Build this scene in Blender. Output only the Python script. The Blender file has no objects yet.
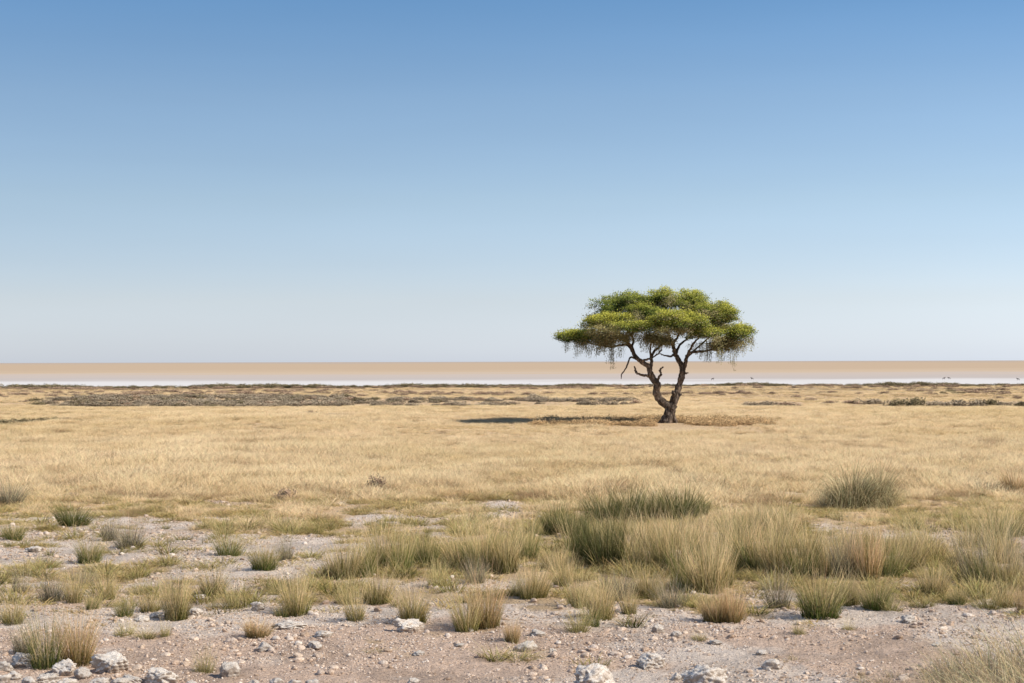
import bpy, math, random
import numpy as np
from mathutils import Matrix, Vector

random.seed(7)
rng = np.random.default_rng(11)
scene = bpy.context.scene
C = scene.collection

# ------------------------------------------------------------------ camera
CAM_H = 2.8
LENS = 60.0
FPX = 1024 * LENS / 36.0
PITCH = math.atan(20.0 / FPX)
ROLL = math.atan(-2.6 / 1024)
cam_d = bpy.data.cameras.new('camera')
cam_d.lens = LENS
cam_d.sensor_width = 36
cam_d.clip_start = 0.1
cam_d.clip_end = 90000
cam = bpy.data.objects.new('camera', cam_d)
C.objects.link(cam)
RM = (Matrix.Rotation(math.radians(90) + PITCH, 3, 'X') @ Matrix.Rotation(ROLL, 3, 'Z'))
cam.matrix_world = Matrix.Translation((0, 0, CAM_H)) @ RM.to_4x4()
scene.camera = cam
RN = np.array(RM)


def at(px, py, h=CAM_H):
    """where the ground is seen in a given direction -> world x, y"""
    d = RN @ np.array([px - 512.0, 341.5 - py, -FPX])
    t = -h / d[2]
    return d[0] * t, d[1] * t


def pix(x, y, z=0.0):
    v = np.stack([x, y, np.zeros_like(x) + z - CAM_H], -1) @ RN
    return 512.0 + FPX * v[..., 0] / -v[..., 2], 341.5 - FPX * v[..., 1] / -v[..., 2]


# ------------------------------------------------------------------ numpy noise
_perm = np.random.default_rng(5).permutation(4096)
_val = np.random.default_rng(6).random(4096)


def vnoise(x, y, seed=0):
    xi = np.floor(x).astype(np.int64)
    yi = np.floor(y).astype(np.int64)
    fx = x - xi
    fy = y - yi
    fx = fx * fx * fx * (fx * (fx * 6 - 15) + 10)
    fy = fy * fy * fy * (fy * (fy * 6 - 15) + 10)

    def h(a, b):
        return _val[_perm[(_perm[(a + seed * 131) & 4095] + b) & 4095]]
    a = h(xi, yi); b = h(xi + 1, yi); c = h(xi, yi + 1); d = h(xi + 1, yi + 1)
    return (a * (1 - fx) + b * fx) * (1 - fy) + (c * (1 - fx) + d * fx) * fy


def fbm(x, y, seed=0, octs=4, rough=0.5):
    s = 0.0; a = 1.0; n = 0.0
    ca, sa = math.cos(0.6), math.sin(0.6)
    for o in range(octs):
        s = s + a * vnoise(x, y, seed + o * 7)
        n += a
        a *= rough
        x, y = (x * ca - y * sa) * 2.03 + 17.1, (x * sa + y * ca) * 2.03 + 5.7
    return s / n


def sstep(a, b, x):
    t = np.clip((x - a) / (b - a), 0, 1)
    return t * t * (3 - 2 * t)


PAN_Z = -4.5
SHORE = 188.0


def shore_y(x):
    return SHORE + 16 * (fbm(x / 30.0 + 3, x * 0 + 0.5, 31, 3) - 0.5)


def height(x, y):
    x = np.asarray(x, float); y = np.asarray(y, float)
    r = np.hypot(x, y)
    near = 1 - sstep(40, 70, r)
    h = 0.13 * (fbm(x / 22, y / 22, 1, 3) - 0.5) * sstep(12, 45, r)
    h = h + 0.10 * (fbm(x / 2.6, y / 2.6, 2, 3) - 0.5) * near
    h = h + 0.050 * (fbm(x / 0.42, y / 0.42, 3, 3) - 0.5) * near
    h = h + 0.034 * (fbm(x / 0.11, y / 0.11, 4, 2) - 0.5) * near
    s = sstep(0, 28, y - shore_y(x))
    return h * (1 - s) + PAN_Z * s


def gz(x, y):
    return float(height(np.array([x]), np.array([y]))[0])


def ground_at(px, py):
    h = 0.0
    for _ in range(6):
        x, y = at(px, py, CAM_H - h)
        h = gz(x, y)
    return x, y


# ------------------------------------------------------------------ how bare the ground is (1 = bare calcrete, 0 = grassed)
def bare(x, y):
    px, py = pix(x, y)
    n = fbm(x / 1.25, y / 1.9, 41, 4, 0.6)
    n2 = fbm(x / 7.0, y / 9.0, 47, 3)
    # edge where closed grassland begins
    edge = 508 + 16 * (fbm(x / 3.0, y / 5, 43, 3) - 0.5) * 2 - 6 * np.exp(-((px - 400) / 130.0) ** 2) \
        + 10 * sstep(560, 640, px) - 0 * px
    b = sstep(-14, 34, py - edge) * 0.62 + sstep(600, 628, py) * 0.5
    b = b - 0.22 * sstep(430, 560, px) * (1 - sstep(596, 615, py))
    v = b + (n - 0.5) * 2.1 + (n2 - 0.5) * 0.5
    v = v * (sstep(-24, 0, py - edge))
    # a few pale scalds further out
    sc = np.exp(-((px - 785) / 55.0) ** 2 - ((py - 492) / 7.0) ** 2) * 0.9
    sc = sc + np.exp(-((px - 400) / 90.0) ** 2 - ((py - 515) / 5.0) ** 2) * 0.9
    sc = sc + np.exp(-((px - 985) / 55.0) ** 2 - ((py - 517) / 5.0) ** 2) * 0.8
    v = np.maximum(v, sc * (0.55 + (n - 0.4) * 1.8))
    return np.clip(sstep(0.28, 0.60, v), 0, 1)


# ------------------------------------------------------------------ mesh helpers
def mesh_np(name, V, F, col=None, mats=(), smooth=False, mi=None):
    V = np.asarray(V, np.float32); F = np.asarray(F, np.int32)
    k = F.shape[1]
    me = bpy.data.meshes.new(name)
    me.vertices.add(len(V)); me.vertices.foreach_set('co', V.ravel())
    me.loops.add(F.size); me.loops.foreach_set('vertex_index', F.ravel())
    me.polygons.add(len(F))
    me.polygons.foreach_set('loop_start', np.arange(0, F.size, k, dtype=np.int32))
    me.polygons.foreach_set('loop_total', np.full(len(F), k, np.int32))
    if mi is not None:
        me.polygons.foreach_set('material_index', np.asarray(mi, np.int32))
    me.polygons.foreach_set('use_smooth', np.full(len(F), smooth, bool))
    for m in mats:
        me.materials.append(m)
    me.update(calc_edges=True)
    if col is not None:
        a = me.color_attributes.new('col', 'FLOAT_COLOR', 'POINT')
        c = np.ones((len(V), 4), np.float32); c[:, :3] = col
        a.data.foreach_set('color', c.ravel())
    me.validate()
    return me


def link(name, me, parent=None, loc=None):
    o = bpy.data.objects.new(name, me)
    C.objects.link(o)
    if parent is not None:
        o.parent = parent
    if loc is not None:
        o.location = loc
    return o


def tag(o, label=None, cat=None, group=None, kind=None):
    if label: o['label'] = label
    if cat: o['category'] = cat
    if group: o['group'] = group
    if kind: o['kind'] = kind
    return o


# ------------------------------------------------------------------ materials
def newmat(name):
    m = bpy.data.materials.new(name)
    m.use_nodes = True
    nt = m.node_tree
    nt.nodes.clear()
    out = nt.nodes.new('ShaderNodeOutputMaterial')
    return m, nt, out


def N(nt, t, **kw):
    n = nt.nodes.new(t)
    for k, v in kw.items():
        if k.startswith('i_'):
            n.inputs[k[2:].replace('_', ' ')].default_value = v
        else:
            setattr(n, k, v)
    return n


def mix(nt, a, b, fac, mode='MIX'):
    n = nt.nodes.new('ShaderNodeMix')
    n.data_type = 'RGBA'; n.blend_type = mode
    for sock, v in ((n.inputs[0], fac), (n.inputs[6], a), (n.inputs[7], b)):
        if isinstance(v, (int, float)):
            sock.default_value = v
        elif isinstance(v, tuple):
            sock.default_value = (v[0], v[1], v[2], 1)
        else:
            nt.links.new(v, sock)
    return n.outputs[2]


def ramp(nt, src, stops, interp='LINEAR'):
    n = nt.nodes.new('ShaderNodeValToRGB')
    n.color_ramp.interpolation = interp
    e = n.color_ramp.elements
    while len(e) < len(stops):
        e.new(0.5)
    for i, (p, c) in enumerate(stops):
        e[i].position = p
        e[i].color = (c, c, c, 1) if isinstance(c, (int, float)) else (c[0], c[1], c[2], 1)
    nt.links.new(src, n.inputs[0])
    return n.outputs[0]


def noise(nt, vec, scale, detail=3, rough=0.5):
    n = nt.nodes.new('ShaderNodeTexNoise')
    n.inputs['Scale'].default_value = scale
    n.inputs['Detail'].default_value = detail
    n.inputs['Roughness'].default_value = rough
    if vec is not None:
        nt.links.new(vec, n.inputs['Vector'])
    return n.outputs['Fac']


def mapping(nt, vec, s):
    n = nt.nodes.new('ShaderNodeMapping')
    n.inputs['Scale'].default_value = s
    nt.links.new(vec, n.inputs['Vector'])
    return n.outputs[0]


def blade_mat(name, mul=(1, 1, 1), transl=0.35, patch=None, var=0.35, up=0.0):
    """plant matter: colour comes from the per-vertex tint, varied by position and by individual"""
    m, nt, out = newmat(name)
    at_ = N(nt, 'ShaderNodeAttribute', attribute_name='col')
    geo = N(nt, 'ShaderNodeNewGeometry')
    col = at_.outputs['Color']
    col = mix(nt, col, (mul[0], mul[1], mul[2]), 1.0, 'MULTIPLY')
    if patch:
        pos = mapping(nt, geo.outputs['Position'], (1, 0.45, 0))
        f = noise(nt, pos, patch[0], 4, 0.6)
        f = ramp(nt, f, [(0.36, 0.0), (0.62, 1.0)])
        col = mix(nt, col, mix(nt, col, patch[1], 1.0, 'MULTIPLY'), f)
        pos2 = mapping(nt, geo.outputs['Position'], (0.055, 0.035, 0))
        f2 = ramp(nt, noise(nt, pos2, 1.0, 4, 0.6), [(0.38, 0.0), (0.62, 1.0)])
        col = mix(nt, col, mix(nt, col, patch[2], 1.0, 'MULTIPLY'), f2)
    oi = N(nt, 'ShaderNodeObjectInfo')
    b = ramp(nt, oi.outputs['Random'], [(0, 1 - var), (1, 1 + var)])
    b2 = N(nt, 'ShaderNodeMapRange'); nt.links.new(oi.outputs['Random'], b2.inputs[0])
    b2.inputs[3].default_value = 1 - var; b2.inputs[4].default_value = 1 + var
    cc = N(nt, 'ShaderNodeVectorMath', operation='SCALE')
    nt.links.new(col, cc.inputs[0]); nt.links.new(b2.outputs[0], cc.inputs['Scale'])
    d = N(nt, 'ShaderNodeBsdfDiffuse'); t = N(nt, 'ShaderNodeBsdfTranslucent')
    nt.links.new(cc.outputs[0], d.inputs[0]); nt.links.new(cc.outputs[0], t.inputs[0])
    if up > 0:                                            # shading normal bent up and sunward so the plants look brighter lit
        a = N(nt, 'ShaderNodeVectorMath', operation='SCALE'); nt.links.new(geo.outputs['Normal'], a.inputs[0]); a.inputs['Scale'].default_value = 1 - up
        b_ = N(nt, 'ShaderNodeVectorMath', operation='ADD'); nt.links.new(a.outputs[0], b_.inputs[0]); b_.inputs[1].default_value = (up * 0.55, -up * 0.25, up)
        c_ = N(nt, 'ShaderNodeVectorMath', operation='NORMALIZE'); nt.links.new(b_.outputs[0], c_.inputs[0])
        nt.links.new(c_.outputs[0], d.inputs['Normal'])
    mx = N(nt, 'ShaderNodeMixShader'); mx.inputs[0].default_value = transl
    nt.links.new(d.outputs[0], mx.inputs[1]); nt.links.new(t.outputs[0], mx.inputs[2])
    nt.links.new(mx.outputs[0], out.inputs[0])
    return m


M_gold = blade_mat('dry_grass', patch=(0.42, (0.89, 0.86, 0.80), (0.94, 0.94, 0.88)), var=0.12, up=0.62, transl=0.25)
M_tuss = blade_mat('tussock_grass', var=0.16, up=0.38, transl=0.28)
M_scrub = blade_mat('scrub_leaf', transl=0.15, var=0.25, up=0.5)
M_leaf = blade_mat('acacia_leaf', transl=0.30, var=0.0, up=0.42)


def ground_mat():
    m, nt, out = newmat('savanna_soil')
    at_ = N(nt, 'ShaderNodeAttribute', attribute_name='col')
    geo = N(nt, 'ShaderNodeNewGeometry')
    P = geo.outputs['Position']
    col = at_.outputs['Color']
    n1 = noise(nt, P, 3.0, 6, 0.65)
    n2 = noise(nt, P, 26.0, 5, 0.7)
    n3 = noise(nt, P, 90.0, 3, 0.6)
    col = mix(nt, col, mix(nt, col, (0.90, 0.88, 0.86), 1.0, 'MULTIPLY'), ramp(nt, n1, [(0.35, 1.0), (0.62, 0.0)]))
    col = mix(nt, col, mix(nt, col, (0.58, 0.52, 0.47), 1.0, 'MULTIPLY'), ramp(nt, n2, [(0.36, 0.85), (0.46, 0.0)]))  # dark specks in the hollows stand for small painted shadows
    col = mix(nt, col, mix(nt, col, (1.15, 1.15, 1.16), 1.0, 'MULTIPLY'), ramp(nt, n2, [(0.54, 0.0), (0.66, 1.0)]))
    col = mix(nt, col, mix(nt, col, (0.74, 0.70, 0.66), 1.0, 'MULTIPLY'), ramp(nt, n3, [(0.38, 0.8), (0.48, 0.0)]))
    vo = N(nt, 'ShaderNodeTexVoronoi'); vo.inputs['Scale'].default_value = 22
    nt.links.new(P, vo.inputs['Vector'])
    p = N(nt, 'ShaderNodeBsdfPrincipled'); p.inputs['Roughness'].default_value = 0.95
    p.inputs['Specular IOR Level'].default_value = 0.15
    nt.links.new(col, p.inputs['Base Color'])
    b = N(nt, 'ShaderNodeBump'); b.inputs['Strength'].default_value = 1.0; b.inputs['Distance'].default_value = 0.06
    nt.links.new(n2, b.inputs['Height'])
    b2 = N(nt, 'ShaderNodeBump'); b2.inputs['Strength'].default_value = 0.55; b2.inputs['Distance'].default_value = 0.02
    b2.invert = True
    nt.links.new(vo.outputs['Distance'], b2.inputs['Height']); nt.links.new(b.outputs[0], b2.inputs['Normal'])
    nt.links.new(b2.outputs[0], p.inputs['Normal'])
    nt.links.new(p.outputs[0], out.inputs[0])
    return m


def pan_mat():
    """salt pan: pale salt near the shore, damp grey mud, then tan clay with haze in its colour to the horizon"""
    m, nt, out = newmat('salt_pan_clay')
    geo = N(nt, 'ShaderNodeNewGeometry')
    sp = N(nt, 'ShaderNodeSeparateXYZ'); nt.links.new(geo.outputs['Position'], sp.inputs[0])
    mn = N(nt, 'ShaderNodeMath', operation='MAXIMUM'); nt.links.new(sp.outputs[1], mn.inputs[0]); mn.inputs[1].default_value = 100
    dv = N(nt, 'ShaderNodeMath', operation='DIVIDE'); dv.inputs[0].default_value = (CAM_H - PAN_Z) * FPX / 24.0
    nt.links.new(mn.outputs[0], dv.inputs[1])                        # 0 at the horizon, 1 at ~520 m
    # streaks: stretched sideways, in log distance
    lg = N(nt, 'ShaderNodeMath', operation='LOGARITHM'); nt.links.new(mn.outputs[0], lg.inputs[0]); lg.inputs[1].default_value = 2.718
    cx = N(nt, 'ShaderNodeMath', operation='DIVIDE'); nt.links.new(sp.outputs[0], cx.inputs[0]); nt.links.new(mn.outputs[0], cx.inputs[1])
    cb = N(nt, 'ShaderNodeCombineXYZ'); nt.links.new(cx.outputs[0], cb.inputs[0]); nt.links.new(lg.outputs[0], cb.inputs[1])
    v1 = mapping(nt, cb.outputs[0], (6.0, 9.0, 1))
    v2 = mapping(nt, cb.outputs[0], (14.0, 70.0, 1))
    n1 = noise(nt, v1, 1.0, 4, 0.55); n2 = noise(nt, v2, 1.0, 4, 0.6)
    a = N(nt, 'ShaderNodeMath', operation='MULTIPLY_ADD'); nt.links.new(n1, a.inputs[0]); a.inputs[1].default_value = 0.30
    nt.links.new(dv.outputs[0], a.inputs[2])
    b = N(nt, 'ShaderNodeMath', operation='MULTIPLY_ADD'); nt.links.new(n2, b.inputs[0]); b.inputs[1].default_value = 0.14
    nt.links.new(a.outputs[0], b.inputs[2])
    sb = N(nt, 'ShaderNodeMath', operation='SUBTRACT'); nt.links.new(b.outputs[0], sb.inputs[0]); sb.inputs[1].default_value = 0.22
    col = ramp(nt, sb.outputs[0], [(0.0, PANC[0]), (0.08, PANC[1]), (0.30, PANC[1]), (0.46, PANC[2]), (0.52, PANC[3]),
                                   (0.72, PANC[4]), (0.85, PANC[5]), (1.0, PANC[5])])
    p = N(nt, 'ShaderNodeBsdfDiffuse')
    nt.links.new(col, p.inputs[0]); nt.links.new(p.outputs[0], out.inputs[0])
    return m


PANC = [(0.46, 0.40, 0.36), (0.57, 0.43, 0.30), (0.62, 0.48, 0.34), (0.60, 0.50, 0.42), (0.55, 0.49, 0.45), (0.74, 0.71, 0.68)]  # far tones mix clay colour with painted distance haze
M_ground = ground_mat()
M_pan = pan_mat()


def rock_mat():
    m, nt, out = newmat('calcrete_rock')
    tc = N(nt, 'ShaderNodeTexCoord'); oi = N(nt, 'ShaderNodeObjectInfo')
    off = N(nt, 'ShaderNodeVectorMath', operation='ADD')
    nt.links.new(tc.outputs['Object'], off.inputs[0]); nt.links.new(oi.outputs['Random'], off.inputs[1])
    P = off.outputs[0]
    n1 = noise(nt, P, 7, 6, 0.65); n2 = noise(nt, P, 34, 4, 0.7)
    col = ramp(nt, n1, [(0.30, (0.46, 0.37, 0.30)), (0.42, (0.78, 0.67, 0.57)), (0.58, (0.93, 0.86, 0.78))])
    col = mix(nt, col, (0.22, 0.17, 0.13), ramp(nt, n2, [(0.36, 0.85), (0.47, 0.0)]))
    # browner and darker on steep and downward faces
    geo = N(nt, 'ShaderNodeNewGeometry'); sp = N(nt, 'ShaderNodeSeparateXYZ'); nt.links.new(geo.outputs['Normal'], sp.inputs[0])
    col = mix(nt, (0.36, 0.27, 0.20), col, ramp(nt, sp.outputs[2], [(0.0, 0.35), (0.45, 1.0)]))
    rv = N(nt, 'ShaderNodeMapRange'); nt.links.new(oi.outputs['Random'], rv.inputs[0]); rv.inputs[3].default_value = 0.85; rv.inputs[4].default_value = 1.05
    sc = N(nt, 'ShaderNodeVectorMath', operation='SCALE'); nt.links.new(col, sc.inputs[0]); nt.links.new(rv.outputs[0], sc.inputs['Scale'])
    p = N(nt, 'ShaderNodeBsdfPrincipled'); p.inputs['Roughness'].default_value = 0.92; p.inputs['Specular IOR Level'].default_value = 0.2
    nt.links.new(sc.outputs[0], p.inputs['Base Color'])
    b = N(nt, 'ShaderNodeBump'); b.inputs['Strength'].default_value = 0.8; b.inputs['Distance'].default_value = 0.02
    nt.links.new(n2, b.inputs['Height']); nt.links.new(b.outputs[0], p.inputs['Normal'])
    nt.links.new(p.outputs[0], out.inputs[0])
    return m


def pebble_mat(name, cols):
    m, nt, out = newmat(name)
    oi = N(nt, 'ShaderNodeObjectInfo'); geo = N(nt, 'ShaderNodeNewGeometry')
    c = ramp(nt, oi.outputs['Random'], [(i / (len(cols) - 1), k) for i, k in enumerate(cols)])
    n1 = noise(nt, geo.outputs['Position'], 60, 3, 0.6)
    c = mix(nt, c, mix(nt, c, (0.65, 0.6, 0.55), 1.0, 'MULTIPLY'), ramp(nt, n1, [(0.4, 1.0), (0.6, 0.0)]))
    p = N(nt, 'ShaderNodeBsdfDiffuse'); nt.links.new(c, p.inputs[0]); nt.links.new(p.outputs[0], out.inputs[0])
    return m


def bark_mat():
    m, nt, out = newmat('acacia_bark')
    tc = N(nt, 'ShaderNodeTexCoord')
    v = mapping(nt, tc.outputs['Object'], (9, 9, 2.6))
    n1 = noise(nt, v, 1.6, 6, 0.7); n0 = noise(nt, tc.outputs['Object'], 1.3, 3, 0.5)
    col = ramp(nt, n1, [(0.36, (0.024, 0.018, 0.014)), (0.50, (0.095, 0.072, 0.056)), (0.66, (0.27, 0.21, 0.17))])
    col = mix(nt, col, mix(nt, col, (1.7, 1.6, 1.5), 1.0, 'MULTIPLY'), ramp(nt, n0, [(0.5, 0.0), (0.68, 1.0)]))
    p = N(nt, 'ShaderNodeBsdfPrincipled'); p.inputs['Roughness'].default_value = 0.95; p.inputs['Specular IOR Level'].default_value = 0.1
    nt.links.new(col, p.inputs['Base Color'])
    b = N(nt, 'ShaderNodeBump'); b.inputs['Strength'].default_value = 1.0; b.inputs['Distance'].default_value = 0.06
    nt.links.new(n1, b.inputs['Height']); nt.links.new(b.outputs[0], p.inputs['Normal'])
    nt.links.new(p.outputs[0], out.inputs[0])
    return m


M_rock = rock_mat()
M_peb = pebble_mat('pebble_stone', [(0.42, 0.31, 0.23), (0.64, 0.51, 0.41), (0.74, 0.62, 0.53), (0.85, 0.77, 0.69), (0.52, 0.39, 0.30)])
M_bark = bark_mat()


def hide_mat(name, c):
    m, nt, out = newmat(name)
    tc = N(nt, 'ShaderNodeTexCoord')
    n1 = noise(nt, tc.outputs['Object'], 6, 3)
    col = ramp(nt, n1, [(0.4, c), (0.7, tuple(k * 1.8 for k in c))])
    p = N(nt, 'ShaderNodeBsdfDiffuse'); nt.links.new(col, p.inputs[0]); nt.links.new(p.outputs[0], out.inputs[0])
    return m


M_hide = hide_mat('dark_hide', (0.030, 0.024, 0.020))
M_horn = hide_mat('horn', (0.02, 0.018, 0.016))


# ------------------------------------------------------------------ the ground sheet
def build_ground():
    rr = np.concatenate([np.geomspace(0.5, 10, 24, endpoint=False), np.geomspace(10, 60, 440, endpoint=False),
                         np.geomspace(60, 280, 200, endpoint=False), np.geomspace(280, 60000, 50)])
    a0 = np.linspace(-24, 24, 620)
    a1 = np.linspace(24, 336, 80)[1:-1]
    aa = np.radians(np.concatenate([a0, a1]))
    nr, na = len(rr), len(aa)
    R, A = np.meshgrid(rr, aa, indexing='ij')
    X = (R * np.sin(A)).ravel(); Y = (R * np.cos(A)).ravel()
    Z = height(X, Y)
    i = np.arange(nr - 1)[:, None] * na; j = np.arange(na)[None, :]; j2 = (j + 1) % na
    F = np.stack([i + j, i + j2, i + na + j2, i + na + j], -1).reshape(-1, 4)
    F = F[:, ::-1]
    # tints
    b = bare(X, Y)
    sand = np.array([0.82, 0.615, 0.475]); chalk = np.array([0.94, 0.80, 0.68]); straw = np.array([0.84, 0.61, 0.38])
    mauve = np.array([0.26, 0.20, 0.14]); 
    px, py = pix(X, Y)
    infront = Y > 5
    n = fbm(X / 1.7, Y / 1.7, 61, 4, 0.6)
    w = sstep(0.38, 0.54, n - 0.10 * sstep(612, 640, py) + 0.12 * sstep(640, 590, py))
    col = sand * (1 - w[:, None]) + chalk * w[:, None]
    dirt = sstep(0.50, 0.72, fbm(X / 0.9, Y / 0.9, 67, 3))[:, None]
    col = col * (1 - 0.22 * dirt)
    q = (0.60 * sstep(505, 545, py) * infront)[:, None]
    straw = straw * (1 - q) + np.array([0.52, 0.40, 0.26]) * q
    col = straw * (1 - b[:, None]) + col * b[:, None]
    # brown scrub belt before the shore and beneath the tree
    belt = (sstep(134, 150, Y) * sstep(0.35, 0.55, fbm(X / 40, Y / 14, 71, 3)))[:, None] * 0.75
    col = col * (1 - belt) + mauve * belt
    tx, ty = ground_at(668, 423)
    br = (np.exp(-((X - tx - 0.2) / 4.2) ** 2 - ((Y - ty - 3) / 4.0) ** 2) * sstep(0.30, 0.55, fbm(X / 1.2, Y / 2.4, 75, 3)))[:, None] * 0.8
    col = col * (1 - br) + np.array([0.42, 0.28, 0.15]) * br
    # chalky spots mid distance, left of centre
    sp = (sstep(0.60, 0.70, fbm(X / 3.0, Y / 6.0, 73, 3)) * np.exp(-((px - 310) / 110.0) ** 2 - ((py - 413) / 4.0) ** 2) * infront)[:, None]
    col = col * (1 - sp) + chalk * sp
    # blend beach edge to pan material by faces
    fc = Y[F].mean(1) - shore_y(X[F].mean(1))
    mi = (fc > 20).astype(np.int32)
    edge = sstep(4, 20, Y - shore_y(X))[:, None]
    col = col * (1 - edge) + np.array([0.62, 0.56, 0.50]) * edge
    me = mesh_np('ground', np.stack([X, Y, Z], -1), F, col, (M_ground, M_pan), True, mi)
    o = link('ground', me)
    tag(o, 'sandy calcrete savanna floor running out to a pale salt pan', 'ground', kind='structure')
    # centre cap under the viewpoint
    return o


build_ground()


# ------------------------------------------------------------------ blades of grass
def blades(n, rb, L, Lv, tilt, bend, w, segs, r, base, mid, tip, cv=0.15, wind=(0.0, 0.0), droop=0.0, rpow=0.5, zjit=0.0):
    az = r.random(n) * 2 * np.pi
    rad = rb * r.random(n) ** rpow
    x = rad * np.cos(az); y = rad * np.sin(az)
    az2 = az + r.normal(0, 0.7, n)
    t = np.abs(r.normal(0, 0.45, n)) * tilt + (rad / max(rb, 1e-5)) * tilt * 0.75
    ln = L * (1 + r.normal(0, Lv, n) + 0.16 * np.sin(az * 2 + r.random() * 6)).clip(0.25, 1.5) * (1 - 0.25 * rad / max(rb, 1e-5))
    bd = bend * (0.4 + r.random(n) * 1.2)
    s = segs
    P = np.zeros((n, s + 1, 3)); P[:, 0, 0] = x; P[:, 0, 1] = y; P[:, 0, 2] = -0.015 + zjit * r.random(n)
    for k in range(1, s + 1):
        th = t + bd * (k / s) ** 1.4 + droop * (k / s) ** 3
        d = np.stack([np.sin(th) * np.cos(az2) + wind[0] * k / s, np.sin(th) * np.sin(az2) + wind[1] * k / s, np.cos(th)], -1)
        d /= np.linalg.norm(d, axis=1)[:, None]
        P[:, k] = P[:, k - 1] + d * (ln / s)[:, None]
    roll = r.random(n) * np.pi
    W = np.stack([np.cos(roll), np.sin(roll), np.zeros(n)], -1)[:, None, :]
    ks = np.linspace(0, 1, s + 1)
    wid = w * (1 - 0.85 * ks ** 1.5)[None, :, None] * (0.7 + 0.6 * r.random(n))[:, None, None]
    A = P - W * wid / 2; B = P + W * wid / 2
    V = np.stack([A, B], 2).reshape(n, (s + 1) * 2, 3)
    q = []
    for k in range(s):
        q.append([2 * k, 2 * k + 1, 2 * k + 3, 2 * k + 2])
    q = np.array(q)
    F = (q[None] + (np.arange(n) * (s + 1) * 2)[:, None, None]).reshape(-1, 4)
    base, mid, tip = map(np.array, (base, mid, tip))
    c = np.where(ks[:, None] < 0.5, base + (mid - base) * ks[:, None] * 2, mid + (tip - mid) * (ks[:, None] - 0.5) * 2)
    Cc = np.repeat(c[None], n, 0) * (1 + r.normal(0, cv, n))[:, None, None].clip(0.5, 1.6)
    hue = r.normal(0, cv * 0.35, n)[:, None]
    Cc[:, :, 0] *= 1 + hue; Cc[:, :, 1] *= 1 - hue * 0.3
    Cc = np.repeat(Cc[:, :, None], 2, 2).reshape(-1, 3)
    return V.reshape(-1, 3), F, Cc.clip(0.004, 0.95)


def merge(parts):
    V = []; F = []; Cc = []; o = 0
    for v, f, c in parts:
        V.append(v); F.append(f + o); Cc.append(c); o += len(v)
    return np.concatenate(V), np.concatenate(F), np.concatenate(Cc)


def hidden_collection(name, meshes):
    """prototypes that only the instancer uses: never linked to the scene"""
    col = bpy.data.collections.new(name)
    for i, me in enumerate(meshes):
        o = bpy.data.objects.new('%s_%02d' % (name, i), me)
        col.objects.link(o)
    return col


def scatter(name, P, rotz, tilt, scl, idx, coll, label, cat):
    me = bpy.data.meshes.new(name)
    n = len(P)
    me.vertices.add(n); me.vertices.foreach_set('co', np.asarray(P, np.float32).ravel())
    a = me.attributes.new('rot', 'FLOAT_VECTOR', 'POINT')
    rot = np.stack([tilt[:, 0], tilt[:, 1], rotz], -1).astype(np.float32); a.data.foreach_set('vector', rot.ravel())
    a = me.attributes.new('scl', 'FLOAT_VECTOR', 'POINT'); a.data.foreach_set('vector', np.asarray(scl, np.float32).ravel())
    a = me.attributes.new('pick', 'INT', 'POINT'); a.data.foreach_set('value', np.asarray(idx, np.int32))
    o = link(name, me)
    ng = bpy.data.node_groups.new(name + '_spread', 'GeometryNodeTree')
    ng.interface.new_socket('Geometry', in_out='INPUT', socket_type='NodeSocketGeometry')
    ng.interface.new_socket('Geometry', in_out='OUTPUT', socket_type='NodeSocketGeometry')
    gi = ng.nodes.new('NodeGroupInput'); go = ng.nodes.new('NodeGroupOutput')
    ci = ng.nodes.new('GeometryNodeCollectionInfo'); ci.inputs['Collection'].default_value = coll
    ci.inputs['Separate Children'].default_value = True; ci.inputs['Reset Children'].default_value = True
    iop = ng.nodes.new('GeometryNodeInstanceOnPoints'); iop.inputs['Pick Instance'].default_value = True

    def attr(nm, t):
        k = ng.nodes.new('GeometryNodeInputNamedAttribute'); k.data_type = t; k.inputs['Name'].default_value = nm
        return k.outputs['Attribute']
    ng.links.new(gi.outputs[0], iop.inputs['Points']); ng.links.new(ci.outputs[0], iop.inputs['Instance'])
    ng.links.new(attr('pick', 'INT'), iop.inputs['Instance Index'])
    e2r = ng.nodes.new('FunctionNodeEulerToRotation')
    ng.links.new(attr('rot', 'FLOAT_VECTOR'), e2r.inputs[0]); ng.links.new(e2r.outputs[0], iop.inputs['Rotation'])
    ng.links.new(attr('scl', 'FLOAT_VECTOR'), iop.inputs['Scale'])
    ng.links.new(iop.outputs[0], go.inputs[0])
    md = o.modifiers.new('spread', 'NODES'); md.node_group = ng
    tag(o, label, cat, kind='stuff')
    return o


def rand_sector(n, y0, y1, half=0.42, r=rng, p=1.0):
    """points in a wedge in front of the viewpoint, y between y0 and y1, uniform per area"""
    u = r.random(n)
    y = np.sqrt(y0 ** 2 + u * (y1 ** 2 - y0 ** 2))
    x = (r.random(n) * 2 - 1) * half * y
    return x, y


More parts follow.
